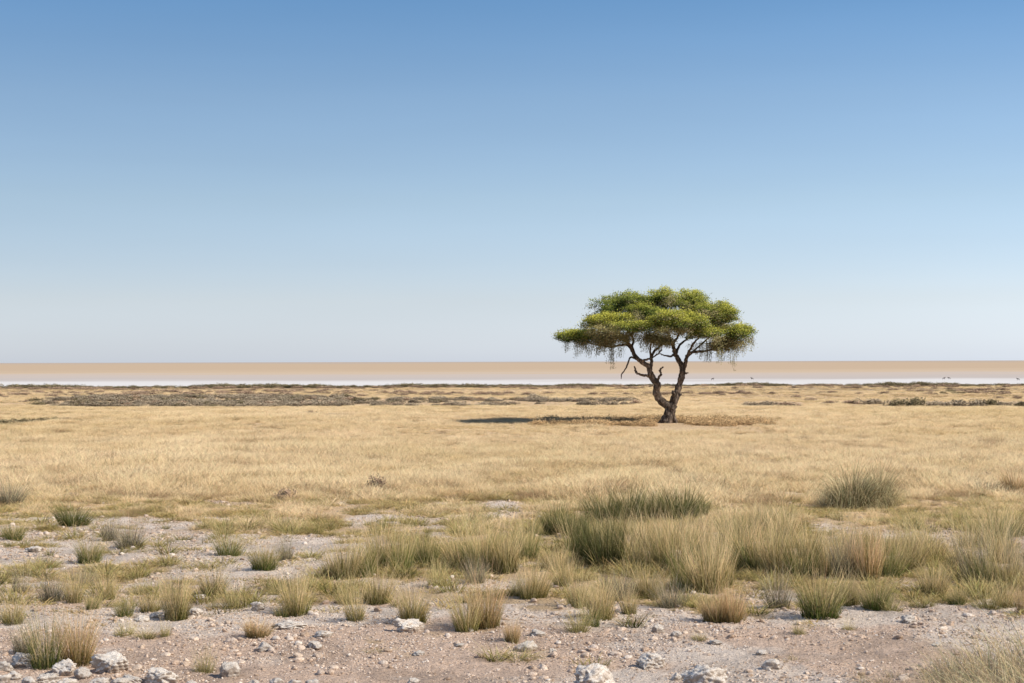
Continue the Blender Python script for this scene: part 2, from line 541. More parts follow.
# straw coloured grassland -------------------------------------------------
STR_B = (0.72, 0.52, 0.28); STR_M = (0.95, 0.70, 0.45); STR_T = (0.96, 0.77, 0.53)
protos = []
for i in range(8):
    r = np.random.default_rng(100 + i)
    k = 1.0 if i < 5 else 0.8
    parts = [blades(95, 0.20, 0.31, 0.30, 0.62, 0.55, 0.0068, 3, r, STR_B, STR_M, STR_T, 0.13, wind=(0.15, 0.03), droop=0.5)]
    if i >= 5:
        parts.append(blades(30, 0.14, 0.20, 0.3, 0.6, 0.4, 0.010, 2, r, (0.36, 0.28, 0.13), (0.58, 0.46, 0.23), (0.78, 0.61, 0.36), 0.2))
    v, f, c = merge(parts)
    protos.append(mesh_np('straw_tuft', v, f, c, (M_gold,)))
for i in range(3):                                        # trampled brownish tufts mixed into the field
    r = np.random.default_rng(150 + i)
    v, f, c = blades(110, 0.18, 0.22, 0.35, 0.8, 0.5, 0.0068, 2, r, (0.22, 0.15, 0.08), (0.42, 0.29, 0.17), (0.58, 0.42, 0.27), 0.2)
    protos.append(mesh_np('straw_tuft', v, f, c, (M_gold,)))
col_gold = hidden_collection('straw_tuft', protos)


def scrub_zone(px, py):
    d = np.where(px < 345, 1.0, 0.7) * sstep(20, 90, px) * (1 - sstep(610, 632, px))
    top = np.where(px < 345, 396.5 + 2.5 * (1 - sstep(40, 120, px)), 399.5)
    a = d * sstep(top - 1, top + 1, py) * (1 - sstep(405.5, 407.5, py))
    b = sstep(735, 750, px) * (1 - sstep(795, 810, px)) + sstep(840, 860, px)
    return np.maximum(a, 0.8 * b * sstep(401, 402.5, py) * (1 - sstep(406.5, 408, py)))


def gold_field():
    xs = []; ys = []
    for n, a, b in ((38000, 25, 62), (36000, 62, 112), (34000, 112, 188)):
        x, y = rand_sector(n, a, b); xs.append(x); ys.append(y)
    x = np.concatenate(xs); y = np.concatenate(ys)
    b = bare(x, y)
    px, py = pix(x, y)
    cl = fbm(x / 1.6, y / 2.4, 83, 3)
    keep = (rng.random(len(x)) > b * 1.25) & (py < 532)
    keep &= ~((py > 488) & (rng.random(len(x)) < (py - 488) / 40.0 * (0.4 + 1.2 * sstep(0.42, 0.56, fbm(x / 0.8, y / 1.6, 181, 3)))))
    tx, ty = ground_at(668, 423)
    br = np.exp(-((x - tx - 0.2) / 4.5) ** 2 - ((y - ty - 3) / 4.4) ** 2) * sstep(0.3, 0.55, fbm(x / 1.2, y / 2.4, 75, 3))
    keep &= rng.random(len(x)) > br * 0.85
    # short cropped strip around the shore belt
    belt = sstep(134, 150, y) * sstep(0.35, 0.55, fbm(x / 40, y / 14, 71, 3))
    keep &= rng.random(len(x)) > belt * 0.6
    keep &= y < shore_y(x) - 3
    keep &= rng.random(len(x)) > scrub_zone(px, py) * 0.5
    x = x[keep]; y = y[keep]; cl = cl[keep]
    n = len(x)
    big = fbm(x / 9.0, y / 14.0, 89, 3)
    s = (0.45 + 1.15 * cl) * (0.6 + 0.75 * big) * (0.8 + 0.4 * rng.random(n))
    px, py = pix(x, y)
    s = s * (1 - 0.35 * sstep(488, 512, py))
    s = s * 0.86 * (1 - 0.25 * sstep(48, 72, y) - 0.22 * sstep(80, 105, y))
    s = s * np.where((np.abs(x - tx) < 3.2) & (y > ty - 10) & (y < ty + 1.5), 0.40 - 0.22 * (np.abs(x - tx) < 1.2), 1.0)
    s = s * np.where(scrub_zone(px, py) > 0.3, 0.5, 1.0)
    wd = s * (1.1 + 0.9 * sstep(45, 110, y))
    z = height(x, y)
    idx = rng.integers(0, 5, n)
    g = fbm(x / 5.0, y / 8.0, 97, 3) + 0.10 * sstep(600, 900, px) + 0.10 * sstep(480, 505, py)
    idx = np.where((g > 0.56) & (rng.random(n) < 0.6), rng.integers(5, 8, n), idx)
    hb = fbm(x / 0.65, y / 1.1, 151, 3) - 0.07 * sstep(470, 400, py) + 0.05 * sstep(470, 505, py)
    idx = np.where((hb > 0.64) & (rng.random(n) < 0.85), rng.integers(8, 11, n), idx)
    far = sstep(105, 135, y) * sstep(0.42, 0.58, fbm(x / 30, y / 9, 153, 3))
    idx = np.where(rng.random(n) < far * 0.6, rng.integers(8, 11, n), idx)
    scatter('dry_grass', np.stack([x, y, z], -1), rng.normal(0, 0.6, n), rng.normal(0, 0.08, (n, 2)),
            np.stack([wd, wd, s], -1), idx, col_gold, 'tall straw coloured dry grass covering the open plain', 'grass')
    return n


n1 = gold_field()

# low yellowish ground tufts among the stones --------------------------------
protos = []
for i in range(9):
    r = np.random.default_rng(230 + i)
    if i >= 6:
        parts = [blades(80, 0.06, 0.19, 0.3, 0.55, 0.4, 0.0048, 2, r, (0.10, 0.11, 0.03), (0.34, 0.29, 0.11), (0.74, 0.57, 0.30), 0.25)]
    elif i < 4:
        parts = [blades(110, 0.13, 0.10, 0.3, 1.05, 0.6, 0.006, 2, r, (0.26, 0.20, 0.085), (0.52, 0.40, 0.18), (0.74, 0.58, 0.31), 0.2)]
    else:
        parts = [blades(90, 0.10, 0.12, 0.3, 0.8, 0.5, 0.005, 2, r, (0.18, 0.155, 0.065), (0.34, 0.29, 0.125), (0.58, 0.47, 0.25), 0.2)]
    v, f, c = merge(parts)
    protos.append(mesh_np('low_tuft', v, f, c, (M_gold,)))
col_low = hidden_collection('low_tuft', protos)


def low_grass():
    x, y = rand_sector(52000, 13, 46, 0.42)
    b = bare(x, y); px, py = pix(x, y)
    cl = fbm(x / 0.42, y / 0.62, 103, 3)
    prob = (1 - b) * (0.9 - 0.45 * sstep(560, 600, py)) * sstep(0.44, 0.56, cl) * 1.25 + 0.16 * sstep(0.45, 0.6, cl) * (1 - 0.4 * sstep(604, 625, py)) * (1 - 0.7 * sstep(610, 640, py))
    prob *= 1 - 0.86 * sstep(604, 625, py)
    prob *= 0.95
    k = rng.random(len(x)) < prob
    x = x[k]; y = y[k]; n = len(x)
    s = (0.5 + 0.9 * rng.random(n)) * (0.7 + 0.7 * cl[k]) * 1.12
    scatter('low_grass', np.stack([x, y, height(x, y)], -1), rng.random(n) * 6.28, rng.normal(0, 0.1, (n, 2)),
            np.stack([s * 1.15, s * 1.15, s * (0.5 + 0.45 * rng.random(n))], -1), np.where(rng.random(n) < 0.24 * sstep(512, 530, pix(x, y)[1]), rng.integers(6, 9, n), rng.integers(0, 6, n)), col_low,
            'low yellowish grass cushions creeping between the stones', 'grass')
    return n


n2 = low_grass()


# ------------------------------------------------------------------ stones
def ico(sub):
    import bmesh
    bm = bmesh.new(); bmesh.ops.create_icosphere(bm, subdivisions=sub, radius=1)
    V = np.array([v.co[:] for v in bm.verts]); F = np.array([[v.index for v in f.verts] for f in bm.faces]); bm.free()
    return V, F


ICO = {k: ico(k) for k in (1, 2, 3, 4, 5)}


def n3(V, s, seed):
    return (fbm(V[:, 0] * s + seed, V[:, 1] * s + V[:, 2] * 0.7 * s + 9, seed, 3) + fbm(V[:, 2] * s + 4, V[:, 0] * s * 0.8 - V[:, 1] * s * 0.6 + seed, seed + 3, 3)) - 1


def stone_mesh(name, seed, sub, mat, rough=1.0, flat=1.0):
    V, F = ICO[sub]
    V = V.copy(); r = np.random.default_rng(seed)
    # planar cuts make broken faces
    for k in range(9 if sub > 2 else 5):
        d = r.normal(size=3); d /= np.linalg.norm(d); h = 0.62 + 0.25 * r.random()
        t = V @ d; over = np.maximum(t - h, 0)
        V = V - d * over[:, None] * 0.9
    if sub > 2:
        V = V * (1 + rough * (0.40 * n3(V, 1.3, seed % 50) + 0.34 * n3(V, 3.4, seed % 37 + 3) + 0.22 * n3(V, 8.0, seed % 29 + 5)))[:, None]
    V[:, 2] *= flat
    lo, hi = V.min(0), V.max(0)
    V = (V - [(lo[0] + hi[0]) / 2, (lo[1] + hi[1]) / 2, 0]) / [hi[0] - lo[0], hi[1] - lo[1], hi[2] - lo[2]]
    V[:, 2] -= V[:, 2].min() + 0.28                                  # a quarter of it is buried
    return mesh_np(name, V, F, None, (mat,), sub > 2)


col_peb = hidden_collection('pebble', [stone_mesh('pebble', 300 + i, 2, M_peb) for i in range(8)])


def pebbles():
    x, y = rand_sector(150000, 13, 36, 0.42)
    b = bare(x, y); px, py = pix(x, y)
    cl = fbm(x / 1.1, y / 1.1, 113, 4, 0.6)
    k = rng.random(len(x)) < (0.12 + 0.88 * b) * (0.15 + 0.85 * sstep(0.40, 0.70, cl)) * 0.8
    x = x[k]; y = y[k]; n = len(x)
    s = 0.007 + 0.007 * rng.random(n) + 0.045 * rng.random(n) ** 70 + 0.009 * rng.random(n) ** 9
    sc = np.stack([s * (0.9 + 0.8 * rng.random(n)), s * (0.9 + 0.8 * rng.random(n)), s * (0.6 + 0.5 * rng.random(n))], -1) * 1.35
    scatter('gravel', np.stack([x, y, height(x, y)], -1), rng.random(n) * 6.28, rng.normal(0, 0.2, (n, 2)), sc,
            rng.integers(0, 8, n), col_peb, 'loose calcrete pebbles and clods strewn over the bare ground', 'gravel')
    return n


n3_ = pebbles()
M_clod = pebble_mat('soil_clod', [(0.56, 0.42, 0.32), (0.68, 0.53, 0.42), (0.80, 0.66, 0.54), (0.42, 0.31, 0.23), (0.88, 0.76, 0.65)])
col_clod = hidden_collection('soil_clod', [stone_mesh('soil_clod', 340 + i, 2, M_clod) for i in range(6)])


def clods():
    x, y = rand_sector(170000, 13, 36, 0.42)
    b = bare(x, y)
    cl = fbm(x / 0.55, y / 0.8, 173, 4, 0.6)
    k = rng.random(len(x)) < (0.25 + 0.75 * b) * sstep(0.42, 0.62, cl)
    x = x[k]; y = y[k]; n = len(x)
    s = 0.007 + 0.008 * rng.random(n) + 0.045 * rng.random(n) ** 26
    sc = np.stack([s * (1 + rng.random(n)), s * (0.9 + 0.8 * rng.random(n)), s * (0.5 + 0.5 * rng.random(n))], -1) * 1.2
    scatter('soil_clods', np.stack([x, y, height(x, y) - 0.001], -1), rng.random(n) * 6.28, rng.normal(0, 0.25, (n, 2)), sc,
            rng.integers(0, 6, n), col_clod, 'crumbled sandy clods and grit lying on the bare soil', 'soil')


clods()

ORD = ['first', 'second', 'third', 'fourth', 'fifth', 'sixth', 'seventh', 'eighth', 'ninth', 'tenth', 'eleventh', 'twelfth',
       'thirteenth', 'fourteenth', 'fifteenth', 'sixteenth', 'seventeenth', 'eighteenth', 'nineteenth', 'twentieth']


def width_m(px, d):
    return px * d / FPX


# px, base, width, height, label or cluster
ROCKS = [
    (20, 669, 28, 14, 'pale flat-topped rock just left of the big foreground tussock'),
    (64, 675, 27, 14, 'whitish rock at the foot of the big foreground tussock'),
    (109, 673, 37, 19, 'angular pale rock with a pointed top, right of the big foreground tussock'),
    (82, 680, 18, 12, 'grey-white rock wedged between the foot rock and the pointed rock'),
    (160, 686, 36, 16, 'broad pale rock cut by the bottom edge, near the bottom left corner'),
    (130, 681, 26, 8, 'low flat slab between the pointed rock and the broad rock'),
    (46, 686, 26, 11, 'A'), (14, 681, 17, 9, 'A'), (66, 688, 20, 9, 'A'), (97, 688, 22, 9, 'A'), (118, 687, 18, 8, 'A'), (192, 689, 16, 7, 'A'), (29, 687, 20, 9, 'A'), (2, 686, 16, 11, 'A'), (4, 672, 17, 10, 'A'),
    (229, 677, 20, 14, 'lone knobbly white rock beside a sparse pale tussock, lower left'),
    (253, 687, 12, 7, 'B'), (276, 687, 15, 8, 'B'), (294, 688, 16, 8, 'B'), (312, 687, 14, 7, 'B'),
    (264, 653, 16, 10, 'small jagged grey-white rock on bare sand, lower left'),
    (195, 616, 15, 7, 'C'), (141, 623, 15, 7, 'C'), (156, 619, 14, 6, 'C'), (199, 600, 12, 5, 'C'), (33, 553, 16, 6, 'C'),
    (257, 612, 15, 10, 'small white rock beside the tall pale tussock, left of centre'),
    (288, 630, 36, 8, 'long low whitish slab in front of the tall pale tussock, left of centre'),
    (409, 634, 31, 14, 'white rounded rock touching the foot of a green tussock, centre left'),
    (323, 638, 20, 7, 'D'), (314, 650, 16, 8, 'D'), (419, 656, 13, 5, 'D'), (460, 648, 11, 4, 'D'), (413, 687, 13, 8, 'D'),
    (538, 637, 16, 7, 'small pale stone right of the little grey tussock at the centre'),
    (526, 653, 24, 11, 'white broken rock behind the flat yellowish cushion at the centre'),
    (594, 692, 46, 25, 'large white rock at the bottom edge, left of the two big ones'),
    (705, 694, 46, 25, 'large pale rock at the bottom edge, right of the two big ones'),
    (652, 669, 32, 14, 'mid-sized wedge-shaped rock between and behind the two large bottom rocks'),
    (771, 670, 18, 10, 'small grey blocky rock alone on the sand, lower right'),
    (716, 646, 14, 5, 'E'), (658, 634, 13, 9, 'E'), (677, 638, 12, 6, 'E'), (762, 657, 12, 5, 'E'), (677, 682, 12, 8, 'E'), (553, 654, 8, 5, 'E'),
    (909, 623, 16, 8, 'small brown-grey rock on pale gravel below the yellow cushions, right'), (937, 648, 10, 5, 'E'),
]
RC = {'A': ('pale stone', 'the bottom left rock pile'), 'B': ('pale stone', 'the bottom edge row left of centre'),
      'C': ('small dusty stone', 'the scatter among left tussocks'), 'D': ('small stone', 'the bare sand left of centre'),
      'E': ('small stone', 'the bare gravel right of centre')}


def build_rocks():
    groups = {}
    for q in ROCKS:
        if len(q[4]) == 1: groups.setdefault(q[4], []).append(q)
    for g in groups.values(): g.sort()
    for i, (px, py, w, h, lab) in enumerate(ROCKS):
        x, y = ground_at(px, py - 1)
        W = width_m(w, y); H = width_m(h, y) * 1.45
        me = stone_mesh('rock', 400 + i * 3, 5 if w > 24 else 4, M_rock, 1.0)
        o = link('rock', me, None, (x, y + W * 0.2, gz(x, y) - 0.005))
        o.scale = (W * 1.05, W * random.uniform(0.7, 0.95), H)
        o.rotation_euler = (0, 0, random.uniform(-0.5, 0.5))
        grp = None
        if len(lab) == 1:
            g = groups[lab]; k = g.index((px, py, w, h, lab)); nm, wh = RC[lab]
            lab = '%s, %s from left in %s' % (nm, ORD[k], wh)
            grp = 'stones in ' + wh
        tag(o, lab, 'rock', grp or 'calcrete rocks on the bare ground')


build_rocks()

# ------------------------------------------------------------------ tussocks
G = dict(  # dark base tones also stand for shade inside the tussock
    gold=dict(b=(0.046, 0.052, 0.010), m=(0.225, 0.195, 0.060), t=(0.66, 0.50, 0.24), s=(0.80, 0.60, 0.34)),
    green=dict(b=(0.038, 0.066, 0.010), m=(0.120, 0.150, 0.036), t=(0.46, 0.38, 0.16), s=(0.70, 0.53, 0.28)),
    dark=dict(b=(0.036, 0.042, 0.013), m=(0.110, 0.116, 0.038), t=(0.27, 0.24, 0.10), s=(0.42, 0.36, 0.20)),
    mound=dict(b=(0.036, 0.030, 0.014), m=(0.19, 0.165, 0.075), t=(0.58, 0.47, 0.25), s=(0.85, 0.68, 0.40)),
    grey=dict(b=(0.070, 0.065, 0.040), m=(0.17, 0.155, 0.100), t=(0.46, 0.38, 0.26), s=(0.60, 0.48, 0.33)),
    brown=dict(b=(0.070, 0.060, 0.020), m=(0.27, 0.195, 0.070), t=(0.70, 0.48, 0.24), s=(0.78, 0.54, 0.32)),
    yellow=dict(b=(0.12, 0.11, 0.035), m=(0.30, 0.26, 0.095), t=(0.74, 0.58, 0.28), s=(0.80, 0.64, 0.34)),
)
TP = {}
H0 = 0.5


def tussock_protos():
    for kname, g in G.items():
        L = []
        for v in range(6):
            r = np.random.default_rng(hash((len(kname), v, ord(kname[0]), ord(kname[-1]))) % 99991)
            q = [1.0, 0.72, 0.5, 1.1, 0.6, 0.85][v]
            if kname == 'dark':
                a = blades(700, 0.20, 0.44, 0.24, 0.42, 0.35, 0.0055, 3, r, g['b'], g['m'], g['t'], 0.22)
                s = blades(40, 0.15, 0.50, 0.15, 0.5, 0.3, 0.004, 3, r, g['m'], g['s'], g['s'], 0.15)
            elif kname == 'mound':
                a = blades(1500, 0.46, 0.74, 0.42, 0.70, 0.60, 0.0065, 4, r, g['b'], g['m'], g['t'], 0.28, droop=0.9)
                s = blades(600, 0.44, 0.80, 0.40, 0.75, 0.70, 0.0060, 4, r, g['m'], g['s'], g['s'], 0.2, droop=0.9)
            elif kname == 'grey':
                a = blades(int(430 * q), 0.17, 0.36, 0.38, 0.45, 0.3, 0.0045, 3, r, g['b'], g['m'], g['t'], 0.25)
                s = blades(120, 0.14, 0.46, 0.25, 0.55, 0.2, 0.003, 3, r, g['m'], g['s'], g['s'], 0.2)
            elif kname == 'yellow':
                a = blades(320, 0.18, 0.26, 0.3, 0.95, 0.5, 0.006, 3, r, g['b'], g['m'], g['t'], 0.2)
                s = blades(90, 0.16, 0.42, 0.25, 0.7, 0.3, 0.003, 3, r, g['m'], g['s'], g['s'], 0.15)
            else:
                a = blades(int(500 * q), 0.17, 0.35, 0.38, [0.30, 0.42, 0.36, 0.28, 0.48, 0.38][v], 0.40, 0.0046, 3, r, g['b'], g['m'], g['t'], 0.22)
                s = blades(int(320 * q), 0.15, 0.47, 0.36, [0.30, 0.40, 0.46, 0.28, 0.38, 0.5][v], 0.45, 0.0034, 4, r, g['m'], g['s'], g['s'], 0.15)
            if kname not in ('mound',):
                flat = blades(90, 0.16, 0.26, 0.2, 1.45, 0.3, 0.0050, 2, r, (0.22, 0.17, 0.08), (0.50, 0.38, 0.19), (0.72, 0.56, 0.31), 0.25)
                s = merge([s, flat])
                cut = r.random() * 6.28                   # grazed side
                V = a[0]; dd = V[:, 0] * math.cos(cut) + V[:, 1] * math.sin(cut)
                V[:, 2] *= 1 - 0.45 * sstep(0.02, 0.20, dd) * r.random()
            allv = np.concatenate([a[0], s[0]])
            L.append((mesh_np('blades', *a, (M_tuss,)), mesh_np('dry_stalks', *s, (M_tuss,)),
                      float(np.percentile(allv[:, 2], 96)), 2 * float(np.percentile(np.abs(allv[:, 0]), 93))))
        TP[kname] = L


tussock_protos()

# px, base row, width, height, kind, cluster
T = [
    (46, 669, 40, 60, 'green', 'big tussock with bright green base and pinkish straw tips among the rocks, bottom left'),
    (77, 664, 42, 50, 'brown', 'straw brown half of the big foreground clump, on its right side, bottom left'),
    (24, 654, 24, 24, 'grey', 'small grey twiggy tussock behind the flat-topped rock, bottom left'),
    (73, 527, 38, 18, 'dark', 'short spiky green sedge tuft where the straw grass meets bare ground, far left'),
    (13, 541, 26, 18, 'green', 'a'), (9, 507, 34, 20, 'grey', 'grey-green tuft against the left edge within the straw grass'),
    (110, 541, 20, 23, 'grey', 'a'), (129, 549, 30, 27, 'grey', 'a'), (89, 564, 28, 24, 'green', 'a'),
    (229, 557, 34, 25, 'green', 'a'), (264, 571, 30, 22, 'green', 'a'), (286, 562, 18, 24, 'grey', 'a'),
    (213, 596, 32, 29, 'gold', 'b'), (232, 609, 24, 21, 'yellow', 'b'), (213, 610, 16, 13, 'yellow', 'b'),
    (22, 593, 20, 27, 'grey', 'b'), (53, 602, 28, 24, 'grey', 'b'), (74, 603, 22, 28, 'gold', 'b'), (86, 587, 20, 17, 'grey', 'b'),
    (107, 600, 20, 25, 'gold', 'b'), (92, 610, 18, 15, 'green', 'b'), (125, 617, 22, 24, 'green', 'b'), (149, 612, 24, 19, 'gold', 'b'),
    (176, 621, 28, 40, 'gold', 'b'), (138, 596, 18, 17, 'yellow', 'b'), (12, 625, 34, 26, 'gold', 'b'),
    (125, 636, 22, 13, 'yellow', 'c'), (146, 640, 24, 11, 'yellow', 'c'), (165, 637, 12, 15, 'yellow', 'c'),
    (257, 637, 28, 17, 'brown', 'thin brownish tussock on bare sand, left of the low slab'),
    (204, 674, 26, 24, 'yellow', 'sparse pale green tussock beside the lone knobbly rock, lower left'),
    (277, 595, 24, 12, 'yellow', 'd'), (282, 618, 20, 17, 'green', 'd'),
    (297, 616, 36, 38, 'gold', 'tall pale tussock with dark left foot behind the low whitish slab'),
    (334, 577, 26, 26, 'gold', 'e'), (345, 579, 32, 40, 'gold', 'e'), (363, 578, 30, 38, 'green', 'e'), (382, 570, 36, 46, 'gold', 'e'),
    (400, 573, 32, 40, 'green', 'e'), (425, 566, 30, 36, 'green', 'e'),
    (356, 621, 26, 32, 'gold', 'f'), (378, 604, 30, 34, 'gold', 'f'), (346, 604, 24, 22, 'yellow', 'f'),
    (437, 588, 26, 24, 'yellow', 'yellow-green tuft between the two tall thickets left of centre'),
    (413, 624, 34, 38, 'gold', 'dense upright tussock directly behind the white rounded rock, centre left'),
    (463, 570, 38, 38, 'gold', 'g'), (482, 573, 38, 42, 'green', 'g'), (504, 573, 36, 42, 'gold', 'g'), (526, 560, 30, 36, 'green', 'g'),
    (476, 584, 24, 24, 'grey', 'g'),
    (486, 627, 38, 44, 'brown', 'h'), (467, 632, 30, 40, 'gold', 'h'), (529, 600, 28, 34, 'gold', 'h'), (517, 597, 22, 22, 'yellow', 'h'),
    (512, 643, 15, 19, 'brown', 'tiny upright brownish tussock alone on the sand at the centre'),
    (518, 661, 46, 11, 'yellow', 'flat yellowish grass cushion in front of the white broken rock, centre'),
    (556, 535, 28, 28, 'dark', 'i'), (573, 537, 30, 26, 'dark', 'i'), (605, 524, 42, 27, 'dark', 'i'), (630, 525, 44, 30, 'dark', 'i'),
    (655, 523, 42, 28, 'dark', 'i'), (680, 523, 40, 29, 'dark', 'i'), (699, 519, 22, 18, 'dark', 'i'),
    (573, 556, 34, 32, 'green', 'j'), (587, 565, 36, 42, 'dark', 'j'), (605, 571, 40, 46, 'dark', 'j'), (625, 570, 40, 46, 'gold', 'j'),
    (643, 574, 36, 46, 'green', 'j'), (660, 575, 36, 52, 'gold', 'j'), (678, 577, 38, 50, 'green', 'j'), (697, 570, 36, 46, 'gold', 'j'),
    (714, 562, 34, 40, 'gold', 'j'), (612, 548, 36, 30, 'green', 'j'), (645, 548, 36, 30, 'gold', 'j'), (675, 550, 36, 32, 'gold', 'j'),
    (555, 573, 24, 22, 'gold', 'j'),
    (732, 545, 36, 30, 'green', 'k'), (750, 542, 34, 26, 'gold', 'k'), (767, 533, 38, 27, 'green', 'k'), (785, 539, 32, 25, 'gold', 'k'),
    (739, 568, 34, 40, 'gold', 'k'), (757, 571, 38, 44, 'green', 'k'), (775, 576, 36, 44, 'gold', 'k'), (801, 578, 36, 44, 'green', 'k'),
    (812, 560, 36, 34, 'gold', 'k'),
    (537, 598, 24, 28, 'gold', 'l'), (564, 587, 28, 32, 'gold', 'l'), (579, 609, 28, 34, 'gold', 'l'), (601, 619, 30, 36, 'gold', 'l'),
    (619, 603, 26, 30, 'grey', 'l'), (629, 615, 20, 25, 'gold', 'l'), (578, 632, 28, 26, 'yellow', 'l'), (591, 627, 22, 26, 'green', 'l'),
    (708, 594, 40, 50, 'gold', 'm'), (690, 591, 36, 40, 'green', 'm'), (722, 588, 32, 40, 'gold', 'm'), (648, 598, 30, 26, 'gold', 'm'),
    (672, 608, 38, 24, 'grey', 'grey dead-looking bushy tuft below the tall thicket, right of centre'),
    (716, 623, 34, 24, 'brown', 'low left half of the reddish brown tussock on pale gravel, right of centre'),
    (733, 623, 28, 36, 'brown', 'upright reddish brown tussock casting a shadow leftward on pale gravel'),
    (778, 609, 28, 32, 'grey', 'grey-green tussock left of the dense green one, right'),
    (820, 619, 42, 44, 'green', 'dense rounded green tussock standing out on the gravel edge, right'),
    (699, 641, 17, 9, 'yellow', 'n'), (849, 631, 15, 9, 'yellow', 'n'), (799, 635, 15, 11, 'yellow', 'n'),
    (852, 509, 62, 29, 'mound', 'big arching grey-green tussock alone in the straw grass, right'),
    (877, 508, 46, 31, 'mound', 'right hand side of the arching tussock standing in the straw grass'),
    (829, 509, 22, 17, 'grey', 'dark dead tuft at the left foot of the arching tussock'),
    (1016, 494, 30, 21, 'brown', 'brown tuft at the right edge within the straw grass'),
    (985, 496, 32, 12, 'grey', 'low grey tuft left of the brown tuft near the right edge'),
    (838, 521, 20, 9, 'yellow', 'small flat tuft below the arching tussock, right'),
    (831, 577, 36, 38, 'gold', 'o'), (847, 580, 30, 40, 'grey', 'o'), (866, 580, 36, 44, 'brown', 'o'), (888, 578, 36, 42, 'green', 'o'),
    (909, 573, 34, 38, 'gold', 'o'), (931, 562, 36, 34, 'gold', 'o'), (850, 556, 34, 30, 'gold', 'o'), (884, 556, 34, 28, 'gold', 'o'),
    (911, 549, 32, 24, 'yellow', 'o'),
    (877, 610, 34, 28, 'green', 'p'), (892, 612, 24, 14, 'yellow', 'p'), (849, 605, 28, 26, 'gold', 'p'), (922, 608, 30, 12, 'yellow', 'p'),
    (934, 594, 30, 27, 'gold', 'p'), (957, 605, 22, 16, 'green', 'p'),
    (962, 573, 36, 40, 'gold', 'q'), (975, 583, 38, 46, 'grey', 'q'), (989, 587, 38, 50, 'green', 'q'), (1006, 590, 36, 50, 'gold', 'q'),
    (1020, 583, 34, 46, 'grey', 'q'), (994, 544, 42, 30, 'green', 'q'), (972, 547, 32, 24, 'gold', 'q'), (1013, 538, 32, 28, 'green', 'q'),
    (1000, 562, 34, 34, 'gold', 'q'),
    (987, 610, 32, 21, 'yellow', 'r'), (1006, 608, 28, 22, 'gold', 'r'), (1023, 615, 20, 28, 'brown', 'r'),
    (1040, 600, 40, 40, 'gold', 'r'),
]
TC = {
    'a': 'the sparse back row at left', 'b': 'the white stony ground at left',
    'c': 'the low cushions at lower left', 'd': 'the small tufts behind the low slab',
    'e': 'the tall thicket left of centre', 'f': 'the front tufts left of centre',
    'g': 'the tall thicket nearest the centre', 'h': 'the front tufts below the central thicket',
    'i': 'the dark sedge bank', 'j': 'the dense band below the sedge bank',
    'k': 'the band right below the lone tree', 'l': 'the front tufts right beside the centre',
    'm': 'the front edge below the dense band', 'n': 'the tiny cushions on right gravel',
    'o': 'the band below the arching tussock', 'p': 'the low front row at right',
    'q': 'the thicket at the right edge', 'r': 'the front tufts at right edge'}
KN = dict(gold='straw-tipped grass tussock', green='fresh green tussock', dark='dark green sedge', grey='grey-green twiggy tussock',
          mound='arching tussock', brown='reddish brown tussock', yellow='low yellowish tuft')


def build_tussocks():
    cl = {}
    for q in T:
        if len(q[5]) == 1: cl.setdefault(q[5], []).append(q)
    for g in cl.values(): g.sort(key=lambda q: (q[0], q[1]))
    for q in T:
        px, py, w, h, kind, lab = q
        x, y = ground_at(px, py - 1)
        W = width_m(w, y); H = width_m(h, y)
        root = bpy.data.objects.new('grass_tussock', None); C.objects.link(root)
        root.empty_display_size = 0.1
        root.location = (x, y, gz(x, y) - 0.01)
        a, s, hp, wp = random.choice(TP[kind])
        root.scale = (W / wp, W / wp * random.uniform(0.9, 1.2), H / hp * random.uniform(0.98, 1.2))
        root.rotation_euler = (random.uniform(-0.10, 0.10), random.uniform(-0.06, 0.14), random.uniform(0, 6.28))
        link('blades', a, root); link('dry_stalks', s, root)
        grp = 'grass tussocks on the calcrete flat'
        if len(lab) == 1:
            g = cl[lab]; k = g.index(q)
            wh = TC[lab]
            if len(g) == 1: lab = '%s in %s' % (KN[kind], wh)
            else: lab = '%s, %s from left in %s' % (KN[kind], ORD[k], wh)
            grp = 'tussocks in ' + wh
        tag(root, lab, 'grass tussock', grp)


build_tussocks()


# wispy tall grass at the near right corner -----------------------------------
def wisps():
    protos = []
    for i in range(5):
        r = np.random.default_rng(700 + i)
        parts = [blades(16 if i < 3 else 30, 0.14, 0.62, 0.35, 0.45, 0.6, 0.0045, 4, r, (0.16, 0.13, 0.06), (0.58, 0.45, 0.25), (0.90, 0.74, 0.50), 0.2, wind=(-0.25, 0.0), droop=0.5),
                 blades(55, 0.18, 0.28, 0.3, 0.8, 0.5, 0.005, 3, r, (0.16, 0.125, 0.08), (0.36, 0.285, 0.19), (0.56, 0.45, 0.31), 0.25)]
        v, f, c = merge(parts)
        protos.append(mesh_np('wispy_tuft', v, f, c, (M_tuss,)))
    coll = hidden_collection('wispy_tuft', protos)
    x = []; y = []
    r = np.random.default_rng(5)
    for _ in range(560):
        px = r.uniform(770, 1130); py = r.uniform(668, 800)
        top = 668 + (1000 - px) * 0.12
        if py < top - 6 * r.random() + (30 if px < 860 else 0): continue
        if r.random() < 0.75 * (1 - (px - 770) / 260.0): continue
        a, b = at(px, py)
        x.append(a); y.append(b)
    x = np.array(x); y = np.array(y); n = len(x)
    px, py = pix(x, y)
    s = 0.34 + 0.95 * sstep(860, 1040, px) * (0.35 + 0.85 * r.random(n))
    s = s * np.where(px > 860, 1.0, 0.7)
    scatter('wispy_grass', np.stack([x, y, height(x, y)], -1), rng.normal(0, 0.5, n), rng.normal(0, 0.1, (n, 2)),
            np.stack([s, s, s], -1), rng.integers(0, 5, n), coll, 'wispy pale grass leaning over the near right corner', 'grass')


wisps()


